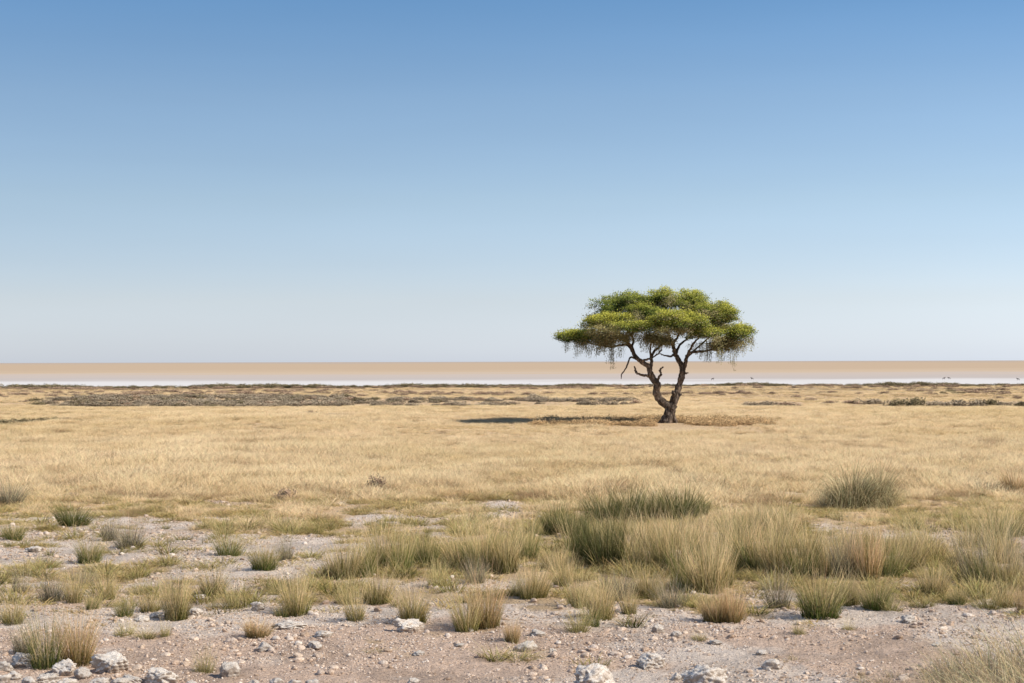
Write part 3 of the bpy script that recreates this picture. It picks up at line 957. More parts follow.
# ------------------------------------------------------------------ distant dwarf shrubs
def shrub_mesh(name, seed, n, a, b, leaf=0.05):
    r = np.random.default_rng(seed)
    # lumps
    k = 6
    cx = r.normal(0, 0.22, k); cy = r.normal(0, 0.22, k); cr = 0.20 + 0.14 * r.random(k); ch = 0.22 + 0.16 * r.random(k)
    w = r.integers(0, k, n)
    d = r.normal(size=(n, 3)); d /= np.linalg.norm(d, axis=1)[:, None]; d[:, 2] = np.abs(d[:, 2])
    rad = (0.55 + 0.5 * r.random(n))
    P = np.stack([cx[w] + d[:, 0] * cr[w] * rad, cy[w] + d[:, 1] * cr[w] * rad, d[:, 2] * ch[w] * 1.5 * rad], -1)
    U = r.normal(size=(n, 3)); U /= np.linalg.norm(U, axis=1)[:, None]
    Vv = np.cross(U, r.normal(size=(n, 3))); Vv /= np.linalg.norm(Vv, axis=1)[:, None]
    s = leaf * (0.5 + r.random(n))[:, None]
    Q = np.stack([P - U * s, P - Vv * s * 0.4, P + U * s, P + Vv * s * 0.4], 1).reshape(-1, 3)
    F = np.arange(n * 4).reshape(n, 4)
    t = (P[:, 2] / 0.45).clip(0, 1)[:, None]
    c = (np.array(a) * (1 - t) + np.array(b) * t) * (1 + r.normal(0, 0.2, n))[:, None].clip(0.5, 1.6)
    return mesh_np(name, Q, F, np.repeat(c, 4, 0).clip(0.01, 0.9), (M_scrub,))


SH = {'grey': [shrub_mesh('dwarf_shrub', 800 + i, 700, (0.26, 0.205, 0.14), (0.44, 0.36, 0.26)) for i in range(4)],
      'brown': [shrub_mesh('dwarf_shrub', 820 + i, 700, (0.24, 0.165, 0.11), (0.52, 0.37, 0.26)) for i in range(4)],
      'dark': [shrub_mesh('dwarf_shrub', 840 + i, 700, (0.11, 0.09, 0.05), (0.28, 0.235, 0.14)) for i in range(4)]}
S = [
    (722, 395.5, 7, 2.5, 'brown', 's'), (749, 406, 16, 4.5, 'grey', 's'), (763, 406, 22, 5.5, 'grey', 's'), (785, 406.5, 26, 5.5, 'brown', 's'),
    (797, 398, 10, 3.5, 'brown', 's'), (812, 401, 12, 4, 'brown', 's'),
    (829, 404, 12, 3.5, 'brown', 't'), (849, 404, 18, 4.5, 'brown', 't'), (871, 404, 24, 5, 'grey', 't'), (899, 406, 20, 8, 'dark', 't'),
    (915, 406, 20, 7, 'dark', 't'), (934, 406, 20, 6, 'grey', 't'), (948, 406, 20, 6, 'grey', 't'), (962, 406, 22, 6, 'grey', 't'), (977, 406, 22, 6, 'grey', 't'),
    (992, 406, 22, 5.5, 'dark', 't'), (1006, 406, 22, 5.5, 'grey', 't'), (1020, 406, 22, 5.5, 'dark', 't'),
    (933, 394.5, 8, 2.2, 'brown', 'u'), (943, 394, 7, 2.5, 'dark', 'u'), (950, 392.5, 9, 3.5, 'dark', 'u'), (959, 394, 11, 3.5, 'dark', 'u'), (977, 393.5, 9, 3, 'brown', 'u'),
    (987, 393, 10, 3.2, 'brown', 'u'), (1000, 398.5, 8, 3, 'brown', 'u'), (1017, 398.8, 9, 3, 'brown', 'u'),
    (635, 404, 12, 4, 'brown', 'v'), (535, 397.5, 14, 3.5, 'grey', 'v'), (311, 414.5, 12, 3.5, 'brown', 'v'), (331, 416, 12, 3.5, 'brown', 'v'),
    (465, 469, 15, 5, 'brown', 'w'), (517, 470, 13, 6, 'brown', 'w'), (402, 468, 12, 4, 'brown', 'w'), (598, 468, 16, 4, 'brown', 'w'), (640, 474, 13, 6, 'brown', 'w'),
    (284, 500, 18, 14, 'brown', 'x'), (376, 490, 16, 12, 'brown', 'x'), (72, 498, 20, 8, 'brown', 'x'), (987, 478, 10, 5, 'brown', 'x'),
    (744, 486, 22, 4, 'dark', 'x'),
    (38, 405, 12, 4, 'dark', 'y'), (52, 404, 8, 3.5, 'dark', 'y'),
    (8, 424, 22, 5, 'dark', 'z'), (24, 423.5, 18, 4.5, 'dark', 'z'), (40, 421.5, 18, 4, 'dark', 'z'), (51, 420.5, 14, 4, 'dark', 'z'), (66, 420, 10, 3, 'brown', 'z'),
]
SC = {'s': 'the plain right of the tree', 't': 'the long shrub row at far right', 'u': 'the dotted line near the pan',
      'v': 'the loose scatter left of tree', 'w': 'the brown spots in mid straw grass', 'x': 'the front part of the straw grass',
      'y': 'the scrub belt left end', 'z': 'the dark streak at the left edge'}


def build_shrubs():
    cl = {}
    for q in S: cl.setdefault(q[5], []).append(q)
    for g in cl.values(): g.sort()
    for q in S:
        px, py, w, h, k, lab = q
        x, y = ground_at(px, py)
        W = width_m(w, y); H = width_m(h, y)
        o = link('dwarf_shrub', random.choice(SH[k]), None, (x, y, gz(x, y) - 0.02))
        o.scale = (W / 0.95 * random.uniform(1.1, 1.5), min(W, 1.6) / 0.95 * 1.2, H / 0.42 * random.uniform(0.7, 1.2))
        o.rotation_euler = (0, 0, random.choice([0, 3.14]) + random.uniform(-0.3, 0.3))
        wh = SC[lab]; g = cl[lab]
        nm = {'grey': 'grey-green dwarf shrub', 'brown': 'small brown dwarf shrub', 'dark': 'dark low dwarf shrub'}[k]
        tag(o, '%s, %s from left in %s' % (nm, ORD[g.index(q)], wh), 'shrub', 'dwarf shrubs in ' + wh)


build_shrubs()
col_sg = hidden_collection('scrub_clump', SH['grey'] + SH['brown'] + SH['dark'])


def scrub():
    # grey belt on the far plain
    n = 9000
    px = rng.uniform(-150, 660, n); py = rng.uniform(396.5, 406.5, n)
    d = np.where(px < 345, 1.0, 0.62) * sstep(20, 90, px) * (1 - sstep(610, 632, px))
    d = d * np.where(px < 0, 0.0, 1)
    top = np.where(px < 345, 397 + 2.5 * (1 - sstep(40, 120, px)), 400.0)
    XY = np.array([at(a, b) for a, b in zip(px, py)])
    x, y = XY[:, 0], XY[:, 1]
    c = fbm(x / 7, y / 3.2, 131, 4)
    k = (rng.random(n) < 0.26 * d * sstep(0.40, 0.62, c)) & (py > top)
    x1, y1 = x[k], y[k]; i1 = rng.choice([0, 1, 2, 3, 0, 1, 2, 3, 4, 8], k.sum()); s1 = 0.45 + 0.5 * rng.random(k.sum())
    o = scatter('grey_scrub', np.stack([x1, y1, height(x1, y1)], -1), rng.random(len(x1)) * 6, np.zeros((len(x1), 2)),
                np.stack([s1 * 1.5, s1 * 1.5, s1 * 0.72], -1), i1, col_sg, 'belt of grey low scrub across the far plain left of the tree', 'scrub')
    # shore scrub
    n = 7000
    x = rng.uniform(-95, 95, n)
    y = shore_y(x) - rng.random(n) ** 1.2 * 55 + 4
    c = fbm(x / 22, y / 6, 137, 3)
    w = np.exp(-((shore_y(x) - y) / 5.0) ** 2)
    k = rng.random(n) < w * 0.65 + 0.3 * sstep(0.48, 0.6, c)
    x = x[k]; y = y[k]; w = w[k]; m = len(x)
    s = (0.35 + 0.4 * rng.random(m)) * (1 + 0.7 * w * sstep(0.4, 0.6, fbm(x / 9, x * 0, 139, 2)))
    idx = np.where(w > 0.4, rng.integers(8, 12, m), rng.integers(4, 8, m))
    scatter('shore_scrub', np.stack([x, y, height(x, y)], -1), rng.random(m) * 6, np.zeros((m, 2)),
            np.stack([s * 1.8, s * 1.8, s * 0.8], -1), idx, col_sg, 'dark brown scrub line along the edge of the salt pan', 'scrub')
    # brown litter below the tree
    tx, ty = ground_at(668, 423)
    n = 2600
    x = tx - 0.2 + rng.uniform(-6.2, 5.4, n) * rng.random(n) ** 0.35; y = ty + 1.3 + rng.normal(0, 1.7, n)
    fr = (rng.random(n) < 0.55) & (np.abs(x - tx) > 0.9)
    y = np.where(fr, ty - 1.7 + rng.normal(0, 0.9, n), y)
    c = fbm(x / 0.9, y / 1.5, 141, 3)
    k = (rng.random(n) < sstep(0.38, 0.56, c)) & ~((np.abs(x - tx) < 0.8) & (y < ty + 0.3)); x = x[k]; y = y[k]; m = len(x)
    s = 0.24 + 0.40 * rng.random(m)
    scatter('brown_litter', np.stack([x, y, height(x, y)], -1), rng.random(m) * 6, np.zeros((m, 2)),
            np.stack([s, s, s * 0.8], -1), rng.integers(4, 8, m), hidden_collection('litter_clump', [shrub_mesh('litter', 860 + i, 260, (0.38, 0.24, 0.12), (0.66, 0.45, 0.24), 0.05) for i in range(8)]),
            'trampled reddish brown growth on the ground beneath the tree', 'undergrowth')


scrub()

# ------------------------------------------------------------------ the tree
TX, TY = ground_at(668, 423)
K = TY / FPX                                              # metres per pixel at the tree


def tp(px, py, d=0.0):
    return np.array([(px - 668) * K, d * K, (423 - py) * K])


def catmull(P, sub):
    P = np.array(P, float)
    Q = np.vstack([2 * P[0] - P[1], P, 2 * P[-1] - P[-2]])
    out = []
    for i in range(1, len(Q) - 2):
        for j in range(sub):
            t = j / sub
            out.append(0.5 * ((2 * Q[i]) + (-Q[i - 1] + Q[i + 1]) * t + (2 * Q[i - 1] - 5 * Q[i] + 4 * Q[i + 1] - Q[i + 2]) * t * t
                              + (-Q[i - 1] + 3 * Q[i] - 3 * Q[i + 1] + Q[i + 2]) * t ** 3))
    out.append(Q[-2])
    return np.array(out)


def tube(P, R, n=8, gn=0.0, seed=0):
    P = np.array(P, float); R = np.array(R, float)
    T_ = np.gradient(P, axis=0); T_ /= np.linalg.norm(T_, axis=1)[:, None] + 1e-9
    up = np.array([0.13, 1.0, 0.21]); V = []
    for i in range(len(P)):
        a = np.cross(T_[i], up); a /= np.linalg.norm(a) + 1e-9; b = np.cross(T_[i], a)
        for k in range(n):
            th = 2 * math.pi * k / n
            rr = R[i] * (1 + gn * (math.sin(th * 3 + seed + i * 0.35) * 0.5 + math.sin(th * 2 + i * 0.9 + seed) * 0.5))
            V.append(P[i] + (a * math.cos(th) + b * math.sin(th)) * rr)
    m = len(P)
    F = []
    for i in range(m - 1):
        for k in range(n):
            k2 = (k + 1) % n
            F.append((i * n + k, i * n + k2, (i + 1) * n + k2, (i + 1) * n + k))
    V.append(P[-1] + T_[-1] * R[-1] * 0.5)
    tip = len(V) - 1
    for k in range(n):
        F.append(((m - 1) * n + k, (m - 1) * n + (k + 1) % n, tip, tip))
    return np.array(V), F


def tube_obj(name, P4, parent, n=12, sub=5, gn=0.12, seed=0):
    Q = catmull(P4, sub)
    r = np.random.default_rng(seed)
    Q[1:-1, :3] += r.normal(0, 0.012, (len(Q) - 2, 3))
    rad = Q[:, 3] * (1 + r.normal(0, 0.05, len(Q)))
    V, F = tube(Q[:, :3], rad, n, gn, seed)
    return V, F, Q


def pack(name, tubes, parent):
    V = []; F = []; o = 0
    for v, f in tubes:
        V.append(v); F += [tuple(i + o for i in q) for q in f]; o += len(v)
    V = np.concatenate(V)
    me = bpy.data.meshes.new(name)
    F = [q if q[2] != q[3] else q[:3] for q in F]
    me.from_pydata(V.tolist(), [], F)
    me.polygons.foreach_set('use_smooth', np.ones(len(me.polygons), bool))
    me.materials.append(M_bark)
    return link(name, me, parent)


def P4(lst):
    return [list(tp(a, b, d)) + [r * K] for a, b, d, r in lst]


def build_tree():
    root = bpy.data.objects.new('acacia_tree', None); C.objects.link(root)
    root.location = (TX, TY, gz(TX, TY)); root.empty_display_size = 1
    tag(root, 'lone umbrella-shaped acacia tree with twisted double trunk on the straw plain', 'tree')
    nodes = []                                            # (pos, radius)
    sd = 0

    def limb(name, lst, n=12, gn=0.12, sub=5, rec=True):
        nonlocal sd
        sd += 1
        V, F, Q = tube_obj(name, P4(lst), root, n, sub, gn, sd)
        if rec:
            for q in Q: nodes.append((q[:3], q[3]))
        return (V, F)
    # trunk with flared foot: px, row, depth, radius (all px)
    t = [limb('t', [(666.5, 427, 0, 9.0), (667, 422.5, 0, 7.2), (668.5, 417, 0, 5.6), (670, 411, 0, 5.0), (672, 406, 0, 5.2), (673.5, 402, 0, 4.2)], 18, 0.2, 5, False)]
    t.append(limb('t', [(656, 426, -2, 1.6), (661, 422.5, -2, 2.4), (667, 414, -1, 2.6), (670, 408, 0, 2)], 8, 0.1, 4, False))
    t.append(limb('t', [(680, 426, -3, 1.4), (675, 421.5, -2, 2.2), (672, 413, -1, 2.4), (671, 408, 0, 2)], 8, 0.1, 4, False))
    t.append(limb('t', [(668, 426, -9, 1.4), (669, 421.5, -6, 2.2), (670, 413, -2, 2.4), (671, 408, 0, 2)], 8, 0.1, 4, False))
    pack('trunk', t, root)
    pack('limb', [
        limb('l', [(673, 409, 0, 4.0), (669, 406, 0, 4.2), (663.5, 402.5, -1, 4.1), (658.5, 397.5, -2, 3.9), (656, 390.5, -3, 3.5), (657.5, 384, -4, 3.4),
                   (652.5, 378, -5, 3.1), (649, 370, -6, 2.9), (648, 366, -6, 2.6), (641, 361.5, -6, 2.3), (635, 356.5, -4, 2.0), (632, 348, -4, 1.7), (627, 341, -6, 1.3), (619, 333, -10, 0.9)]),
        limb('l', [(649.5, 369, -6, 2.1), (651.5, 363, -4, 1.7), (652, 356, 0, 1.5), (656, 350, 4, 1.3), (660, 347, 7, 1.1), (665, 338, 12, 0.8)], 10),
        limb('l', [(652, 358, 0, 1.2), (650, 350, -6, 1.0), (651, 340, -12, 0.7)], 8),
        limb('l', [(641, 361, -6, 1.3), (646, 359.5, -12, 1.1), (652, 357.5, -16, 0.8), (660, 350, -24, 0.7)], 8),
        limb('l', [(633, 352, -4, 1.4), (627, 345, 2, 1.2), (614, 346.5, 6, 1.0), (602, 345.5, 8, 0.8), (588, 342, 6, 0.6)], 8),
        limb('l', [(632, 347, -4, 1.3), (634, 338, 10, 1.1), (628, 327, 26, 0.8), (618, 318, 34, 0.5)], 8),
        limb('l', [(630, 345, -5, 1.2), (622, 340, -16, 0.9), (610, 334, -26, 0.7), (598, 330, -32, 0.5)], 8),
    ], root)
    pack('limb', [
        limb('l', [(671, 409, 0, 4.0), (673.5, 403, 0, 4.2), (675.5, 397, 0, 3.9), (677.5, 390, 1, 3.5), (680.5, 382, 2, 3.2), (683, 374, 2, 3.1), (682.5, 367, 2, 2.9),
                   (679, 360.5, 1, 2.5), (675.5, 354, 0, 2.2), (673, 346, -2, 1.7), (669, 337, -8, 1.2), (664, 328, -14, 0.8)]),
        limb('l', [(683, 370, 2, 2.3), (685.5, 364, 0, 2.0), (686, 358.5, -2, 1.7), (688.5, 353.5, -4, 1.5), (696, 352, -4, 1.3), (706, 351, -2, 1.1), (718, 348.5, 0, 0.9), (732, 345, 0, 0.6)], 10),
        limb('l', [(676, 354, 0, 1.3), (670, 356.5, -6, 1.0), (664, 355.5, -10, 0.7), (659, 354, -14, 0.5)], 8),
        limb('l', [(673, 345, -2, 1.3), (679, 336, 10, 1.1), (686, 324, 20, 0.8), (690, 312, 24, 0.5)], 8),
        limb('l', [(688, 353, -4, 1.2), (692, 344, -14, 1.0), (697, 336, -26, 0.7), (690, 328, -36, 0.5)], 8),
        limb('l', [(676, 354, 0, 1.4), (682, 345, 16, 1.2), (694, 336, 34, 0.9), (706, 328, 44, 0.6)], 8),
        limb('l', [(686, 360, 0, 1.2), (694, 352, 12, 1.0), (706, 342, 16, 0.8), (718, 330, 10, 0.6)], 8),
    ], root)
    # dead bare snags
    pack('dead_branch', [limb('l', [(650.5, 376, -5, 1.5), (645, 375.5, -10, 1.3), (639, 374, -13, 1.1), (635.5, 372.5, -15, 1.1), (634.5, 369, -15, 0.9), (633.5, 366.5, -16, 0.7)], 8, rec=False)], root)
    pack('dead_branch', [limb('l', [(657, 382, -5, 1.4), (658.5, 377, -8, 1.2), (660.3, 373.5, -10, 1.1), (659.5, 370, -10, 1.0), (662.5, 367, -12, 0.8)], 8, rec=False)], root)
    pack('dead_branch', [limb('l', [(637, 359, -5, 1.1), (631, 357.5, -10, 0.9), (628, 360, -14, 0.8), (625.5, 367, -18, 0.7), (621, 373, -20, 0.6), (620, 378.5, -22, 0.4)], 8, rec=False)], root)
    pack('dead_branch', [limb('l', [(682, 375, 2, 1.2), (686, 373.5, 0, 0.8), (688.5, 373.2, -1, 0.5)], 7, rec=False)], root)
    pack('dead_branch', [limb('l', [(675, 396, -2, 2.0), (673, 393, -5, 1.9), (672.8, 391, -6, 1.2)], 7, rec=False),
                         limb('l', [(678, 396, 0, 1.4), (681.5, 394.5, -2, 1.0)], 7, rec=False)], root)

    # foliage lobes: cx, cy, rx, rz, ry, depth, brightness, count
    LO = [(625, 314, 40, 20, 44, 16, 0.66, 640), (682, 306, 31, 17, 34, 10, 0.95, 500), (605, 327, 25, 14, 22, -34, 1.35, 420),
          (573, 338, 17, 8, 17, -4, 1.05, 200), (672, 328, 31, 15, 26, -44, 1.15, 520), (719, 321, 21, 16, 30, -10, 1.0, 380),
          (738, 337, 15, 12, 20, -8, 0.95, 260), (594, 338, 22, 9, 22, 12, 0.75, 210), (655, 322, 34, 15, 58, 10, 0.75, 330),
          (704, 322, 32, 15, 28, 42, 0.8, 260), (640, 326, 40, 14, 24, 52, 0.7, 260), (640, 303, 22, 9, 24, 0, 0.8, 150), (666, 299, 16, 9, 20, 0, 1.0, 120),
          (704, 337, 20, 12, 20, -28, 0.95, 240), (612, 340, 20, 8, 14, -26, 0.7, 150), (656, 340, 18, 8, 14, -20, 0.6, 150), (726, 346, 18, 7, 16, 0, 0.7, 170), (645, 315, 22, 12, 20, -20, 0.85, 190), (700, 313, 18, 12, 20, -14, 0.95, 170), (640, 331, 16, 9, 18, -44, 1.0, 120)]
    r = np.random.default_rng(77)
    targets = []
    spr = []                                              # sprays: pos, outward dir, tone, size, lobe index
    for li, (cx, cy, rx, rz, ry, dd, br, cnt) in enumerate(LO):
        c = tp(cx, cy, dd); ax = np.array([rx, ry, rz]) * K
        nc = max(9, int(cnt / 12.5))
        for q in range(nc):                               # each lobe is a heap of small layered clumps
            d = r.normal(size=3); d /= np.linalg.norm(d)
            if d[2] < -0.25: d[2] = -d[2]
            rad = r.uniform(0.50, 1.02) if r.random() < 0.85 else r.uniform(0.95, 1.18)
            pc = c + d * ax * rad * np.array([0.86, 0.86, 0.90])
            cr = r.uniform(4.0, 8.0) * K; ch = cr * r.uniform(0.50, 0.78)
            under = (d[2] < 0.0) or (cy > 339 and li > 10)
            targets.append(pc - np.array([0, 0, ch * 0.7]))
            for k in range(int(r.integers(22, 34))):
                e = r.normal(size=3); e /= np.linalg.norm(e)
                if e[2] < -0.1 and r.random() < 0.55: e[2] = -e[2]
                rr_ = r.uniform(0.55, 1.05) * (r.uniform(1.2, 1.75) if r.random() < 0.20 else 1.0)
                spr.append((pc + e * np.array([cr, cr, ch]) * rr_ + np.array([0, 0, -0.10 * rr_ * (1 - abs(e[2]))]), e, br, under, li, e[2], float(d[2])))
    # branches to the targets
    tubes = []
    npos = np.array([q[0] for q in nodes]); nrad = np.array([q[1] for q in nodes])
    targets = np.array(targets)
    left = list(range(len(targets)))
    dist = np.array([np.linalg.norm(npos - targets[i], axis=1).min() for i in left])
    for i in np.argsort(dist):
        tg = targets[i]
        dv = tg - npos; dd = np.linalg.norm(dv, axis=1) + 0.6 * np.maximum(npos[:, 2] - tg[2], 0)
        dd = dd + np.where(npos[:, 2] < 2.3, 3.0, 0)
        j = int(np.argmin(dd)); s = npos[j]; L = np.linalg.norm(tg - s)
        if L < 0.12: continue
        m1 = s + (tg - s) * 0.35 + np.array([0, 0, -0.05 * L]) + r.normal(0, 0.07 * L, 3)
        m2 = s + (tg - s) * 0.7 + np.array([0, 0, 0.08 * L]) + r.normal(0, 0.06 * L, 3)
        r0 = min(nrad[j] * 0.75, 0.012 + 0.014 * L)
        Q = catmull([list(s) + [r0], list(m1) + [r0 * 0.85], list(m2) + [r0 * 0.65], list(tg) + [r0 * 0.4]], 3)
        tubes.append(tube(Q[:, :3], Q[:, 3], 5))
        npos = np.vstack([npos, Q[2:, :3]]); nrad = np.concatenate([nrad, Q[2:, 3]])
    pack('branches', tubes, root)

    # hanging tattered sprays under the rim
    hang = []
    for px, py, d, L in [(577, 352, 0, 8), (586, 350, 8, 6), (566, 347, -6, 5), (600, 350, 5, 7), (609, 352, -8, 18), (612, 352, 0, 12), (604, 348, -14, 8), (596, 350, 20, 8), (620, 348, 14, 10),
                         (640, 346, -10, 6), (648, 348, 10, 5), (700, 352, 0, 9), (706, 352, -8, 12), (712, 352, 6, 10), (719, 351, -5, 13), (725, 351, 8, 10),
                         (731, 352, 0, 19), (737, 351, 5, 10), (743, 349, 0, 9), (695, 353, 12, 6), (750, 345, 0, 6), (715, 352, -16, 7), (583, 348, -14, 6), (660, 350, 10, 5), (590, 347, 0, 10)]:
        for k in range(4):
            hang.append((tp(px + r.normal(0, 1.5), py - 9, d + r.normal(0, 5)), (L + 9) * K * r.uniform(0.6, 1.05)))
    # leaves
    def quads(P, U, W, lu, lw):
        return np.stack([P - U * lu, P - W * lw, P + U * lu, P + W * lw], 1).reshape(-1, 3)
    buf = {}
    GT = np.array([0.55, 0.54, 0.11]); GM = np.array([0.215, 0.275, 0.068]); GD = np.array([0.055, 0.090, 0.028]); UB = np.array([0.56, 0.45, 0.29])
    for (p, d, br, under, li, ez, dz) in spr:
        m = int(r.integers(16, 30))
        R_ = 0.10 + 0.12 * r.random()
        q = r.normal(size=(m, 3)) * np.array([0.75, 0.75, 0.30]) * R_
        if under: q[:, 2] -= np.abs(r.normal(0, 0.10, m))
        P = p + q
        U = r.normal(size=(m, 3)); U[:, 2] *= 0.45; U += d * 0.7; U /= np.linalg.norm(U, axis=1)[:, None]
        W = np.cross(U, r.normal(size=(m, 3)) * 0.6 + np.array([0, 0, 1.0])); W /= np.linalg.norm(W, axis=1)[:, None] + 1e-9
        lu = (0.028 + 0.026 * r.random(m))[:, None]; lw = (0.012 + 0.008 * r.random(m))[:, None]
        V = quads(P, U, W, lu, lw)
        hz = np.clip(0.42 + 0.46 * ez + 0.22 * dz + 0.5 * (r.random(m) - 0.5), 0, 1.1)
        k = (hz ** 1.3)[:, None] * br  # lobe brightness and clump height paint sunlit tops and shaded undersides
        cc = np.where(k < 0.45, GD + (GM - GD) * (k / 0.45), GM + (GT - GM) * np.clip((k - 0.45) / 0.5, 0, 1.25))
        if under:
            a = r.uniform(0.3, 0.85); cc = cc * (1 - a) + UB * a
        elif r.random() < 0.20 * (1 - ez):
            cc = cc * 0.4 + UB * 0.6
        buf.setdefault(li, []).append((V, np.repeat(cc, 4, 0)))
    hb = []
    ht = []
    for p, L in hang:
        m = int(26 + L * 60)
        t = r.random(m)
        P = p + np.stack([r.normal(0, 0.11, m) * (1.2 - 0.8 * t) + 0.08 * np.sin(t * 3 + L * 9), r.normal(0, 0.10, m), -L * t ** 1.3], -1)
        U = r.normal(size=(m, 3)) * 0.5 + np.array([0, 0, -1.0]); U /= np.linalg.norm(U, axis=1)[:, None]
        W = np.cross(U, r.normal(size=(m, 3))); W /= np.linalg.norm(W, axis=1)[:, None]
        V = quads(P, U, W, (0.03 + 0.02 * r.random(m))[:, None], 0.010)
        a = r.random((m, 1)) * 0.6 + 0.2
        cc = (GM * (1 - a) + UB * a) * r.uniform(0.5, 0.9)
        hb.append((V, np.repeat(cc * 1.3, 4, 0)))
        Q = np.array([p + [0, 0, 0.1], p + [0.02, 0, -L * 0.3], p + [0.05, 0.01, -L * 0.7], p + [0.01, 0, -L]])
        ht.append(tube(Q, [0.008, 0.006, 0.005, 0.003], 4))
    pack('hanging_twigs', ht, root)

    def leaf_obj(name, lst):
        V = np.concatenate([a for a, b in lst]); cc = np.concatenate([b for a, b in lst])
        F = np.arange(len(V)).reshape(-1, 4)
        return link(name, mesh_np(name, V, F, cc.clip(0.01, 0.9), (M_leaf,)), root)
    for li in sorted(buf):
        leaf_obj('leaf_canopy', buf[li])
    leaf_obj('hanging_leaves', hb)


build_tree()


# ------------------------------------------------------------------ far antelope on the pan
def animal():
    import bmesh
    # joints of a standing antelope facing +x, shoulder 1.2 m
    J = [(-0.62, 0, 1.02, .20), (-0.30, 0, 0.98, .25), (0.05, 0, 0.97, .27), (0.42, 0, 1.05, .26), (0.62, 0, 1.22, .15), (0.78, 0, 1.40, .11), (0.92, 0, 1.42, .10), (1.12, 0, 1.28, .06)]
    E = [(i, i + 1) for i in range(7)]
    for sx, root, pts in ((-1, 0, [(-0.66, .86, .13), (-0.72, .55, .07), (-0.66, .28, .045), (-0.66, .03, .04)]),
                          (1, 3, [(0.44, .80, .10), (0.46, .52, .055), (0.46, .26, .04), (0.47, .03, .04)])):
        for sy in (-1, 1):
            last = root
            for (x, z, rr) in pts:
                J.append((x, sy * 0.14, z, rr)); E.append((last, len(J) - 1)); last = len(J) - 1
    me = bpy.data.meshes.new('body'); me.from_pydata([j[:3] for j in J], E, []); me.materials.append(M_hide)
    o = bpy.data.objects.new('body', me); C.objects.link(o)
    md = o.modifiers.new('skin', 'SKIN')
    if not me.skin_vertices: bpy.context.view_layer.objects.active = o
    for i, v in enumerate(me.skin_vertices[0].data):
        v.radius = (J[i][3], J[i][3]); v.use_root = (i == 2)
    o.modifiers.new('sub', 'SUBSURF').levels = 1
    dg = bpy.context.evaluated_depsgraph_get()
    m2 = bpy.data.meshes.new_from_object(o.evaluated_get(dg))
    m2.materials.clear(); m2.materials.append(M_hide)
    bpy.data.objects.remove(o)
    def tb(paths):
        V = []; F = []; k = 0
        for P, R in paths:
            v, f = tube(P, R, 6); V.append(v); F += [tuple(dict.fromkeys(i + k for i in q)) for q in f]; k += len(v)
        me = bpy.data.meshes.new('part'); me.from_pydata(np.concatenate(V).tolist(), [], F); me.materials.append(M_horn); return me
    horns = tb([([(0.86, s * .05, 1.47), (0.80, s * .09, 1.68), (0.70, s * .13, 1.92)], [.03, .02, .008]) for s in (-1, 1)])
    tail = tb([([(-0.78, 0, 1.08), (-0.88, 0, 0.85), (-0.88, 0, 0.5)], [.03, .025, .04])])
    ears = tb([([(0.88, s * .06, 1.46), (0.84, s * .16, 1.50), (0.82, s * .22, 1.50)], [.03, .035, .01]) for s in (-1, 1)])
    return m2, horns, tail, ears


def build_animals():
    body, horns, tail, ears = animal()
    sp = [(712.6, 380.3, 0.2, 'dark antelope on the salt pan, just right of the tree crown and nearest the tree'),
          (752, 379.7, 2.6, 'dark antelope on the salt pan below the right rim of the tree crown'),
          (944, 379.6, 0.1, 'left one of two dark antelope standing close together on the salt pan'),
          (949, 379.5, 2.9, 'right one of two dark antelope standing close together on the salt pan'),
          (1018, 380.6, 3.1, 'dark antelope on the salt pan near the right edge')]
    for px, py, rz, lab in sp:
        x, y = at(px, py, CAM_H - PAN_Z)
        root = bpy.data.objects.new('antelope', None); C.objects.link(root)
        root.location = (x, y, gz(x, y)); root.rotation_euler = (0, 0, rz); root.scale = (0.62,) * 3
        tag(root, lab, 'antelope', 'antelope far out on the salt pan')
        b = link('body', body, root)
        link('horns', horns, root); link('tail', tail, root); link('ears', ears, root)


build_animals()

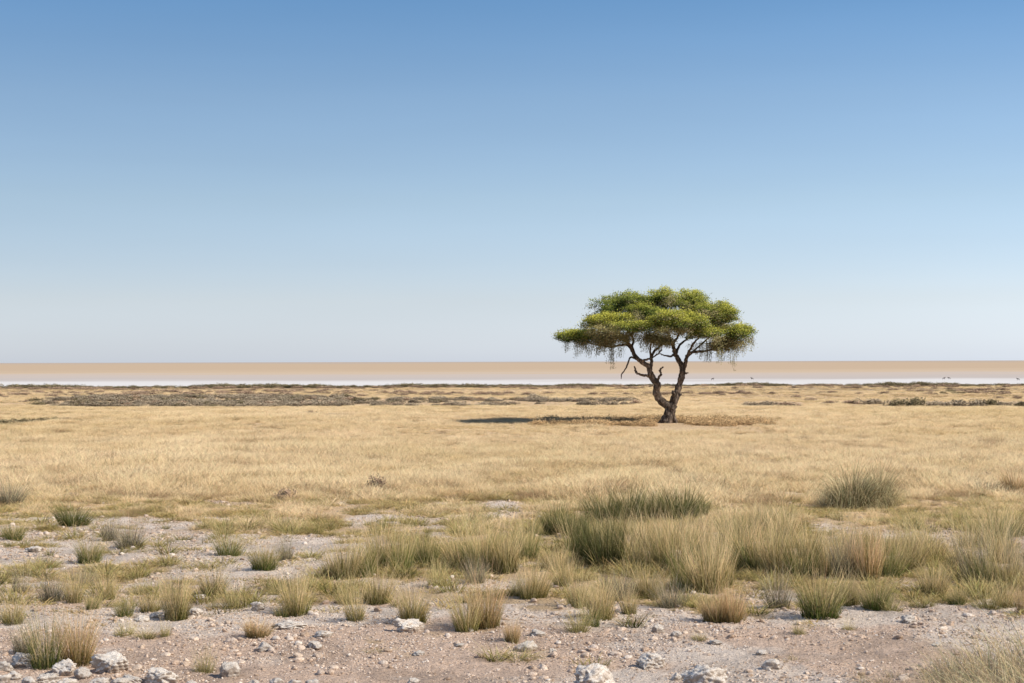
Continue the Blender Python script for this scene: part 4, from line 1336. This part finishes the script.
# ------------------------------------------------------------------ light
SUN_EL = math.radians(38); SUN_A = math.radians(22)
sd = Vector((math.cos(SUN_EL) * math.cos(SUN_A), -math.cos(SUN_EL) * math.sin(SUN_A), math.sin(SUN_EL)))
ld = bpy.data.lights.new('sun', 'SUN'); ld.energy = 5.0; ld.angle = math.radians(0.53); ld.color = (1.0, 0.93, 0.82)
lo = bpy.data.objects.new('sun', ld); C.objects.link(lo)
lo.rotation_euler = (-sd).to_track_quat('-Z', 'Y').to_euler()

w = bpy.data.worlds.new('World'); scene.world = w; w.use_nodes = True
nt = w.node_tree; nt.nodes.clear()
wo = nt.nodes.new('ShaderNodeOutputWorld'); bg = nt.nodes.new('ShaderNodeBackground'); bg.inputs[1].default_value = 0.14
sky = nt.nodes.new('ShaderNodeTexSky'); sky.sky_type = 'NISHITA'; sky.sun_disc = False
sky.sun_elevation = SUN_EL; sky.sun_rotation = math.radians(-112); sky.altitude = 1100
sky.air_density = 1.0; sky.dust_density = 0.6; sky.ozone_density = 1.6
# clear dry-air grading by elevation
tc = nt.nodes.new('ShaderNodeTexCoord'); sp = nt.nodes.new('ShaderNodeSeparateXYZ'); nt.links.new(tc.outputs['Generated'], sp.inputs[0])
g = ramp(nt, sp.outputs[2], [(0.0, (0.72, 0.81, 1.20)), (0.036, (0.80, 0.78, 0.945)), (0.094, (0.81, 0.80, 0.85)), (0.152, (0.74, 0.79, 0.85)), (0.207, (0.56, 0.735, 0.86)), (0.5, (0.8, 0.8, 0.8))])
mp = mapping(nt, tc.outputs['Generated'], (1.6, 1.6, 14.0))
hz = noise(nt, mp, 1.5, 3, 0.5)
g = mix(nt, g, ramp(nt, hz, [(0.3, 0.975), (0.7, 1.025)]), 1.0, 'MULTIPLY')
mx = mix(nt, sky.outputs[0], g, 1.0, 'MULTIPLY')
nt.links.new(mx, bg.inputs[0]); nt.links.new(bg.outputs[0], wo.inputs[0])

scene.view_settings.view_transform = 'Standard'
scene.view_settings.look = 'None'
scene.view_settings.exposure = 0
scene.view_settings.gamma = 1
print('instances', n1, n2, n3_, 'tussocks', len(T))
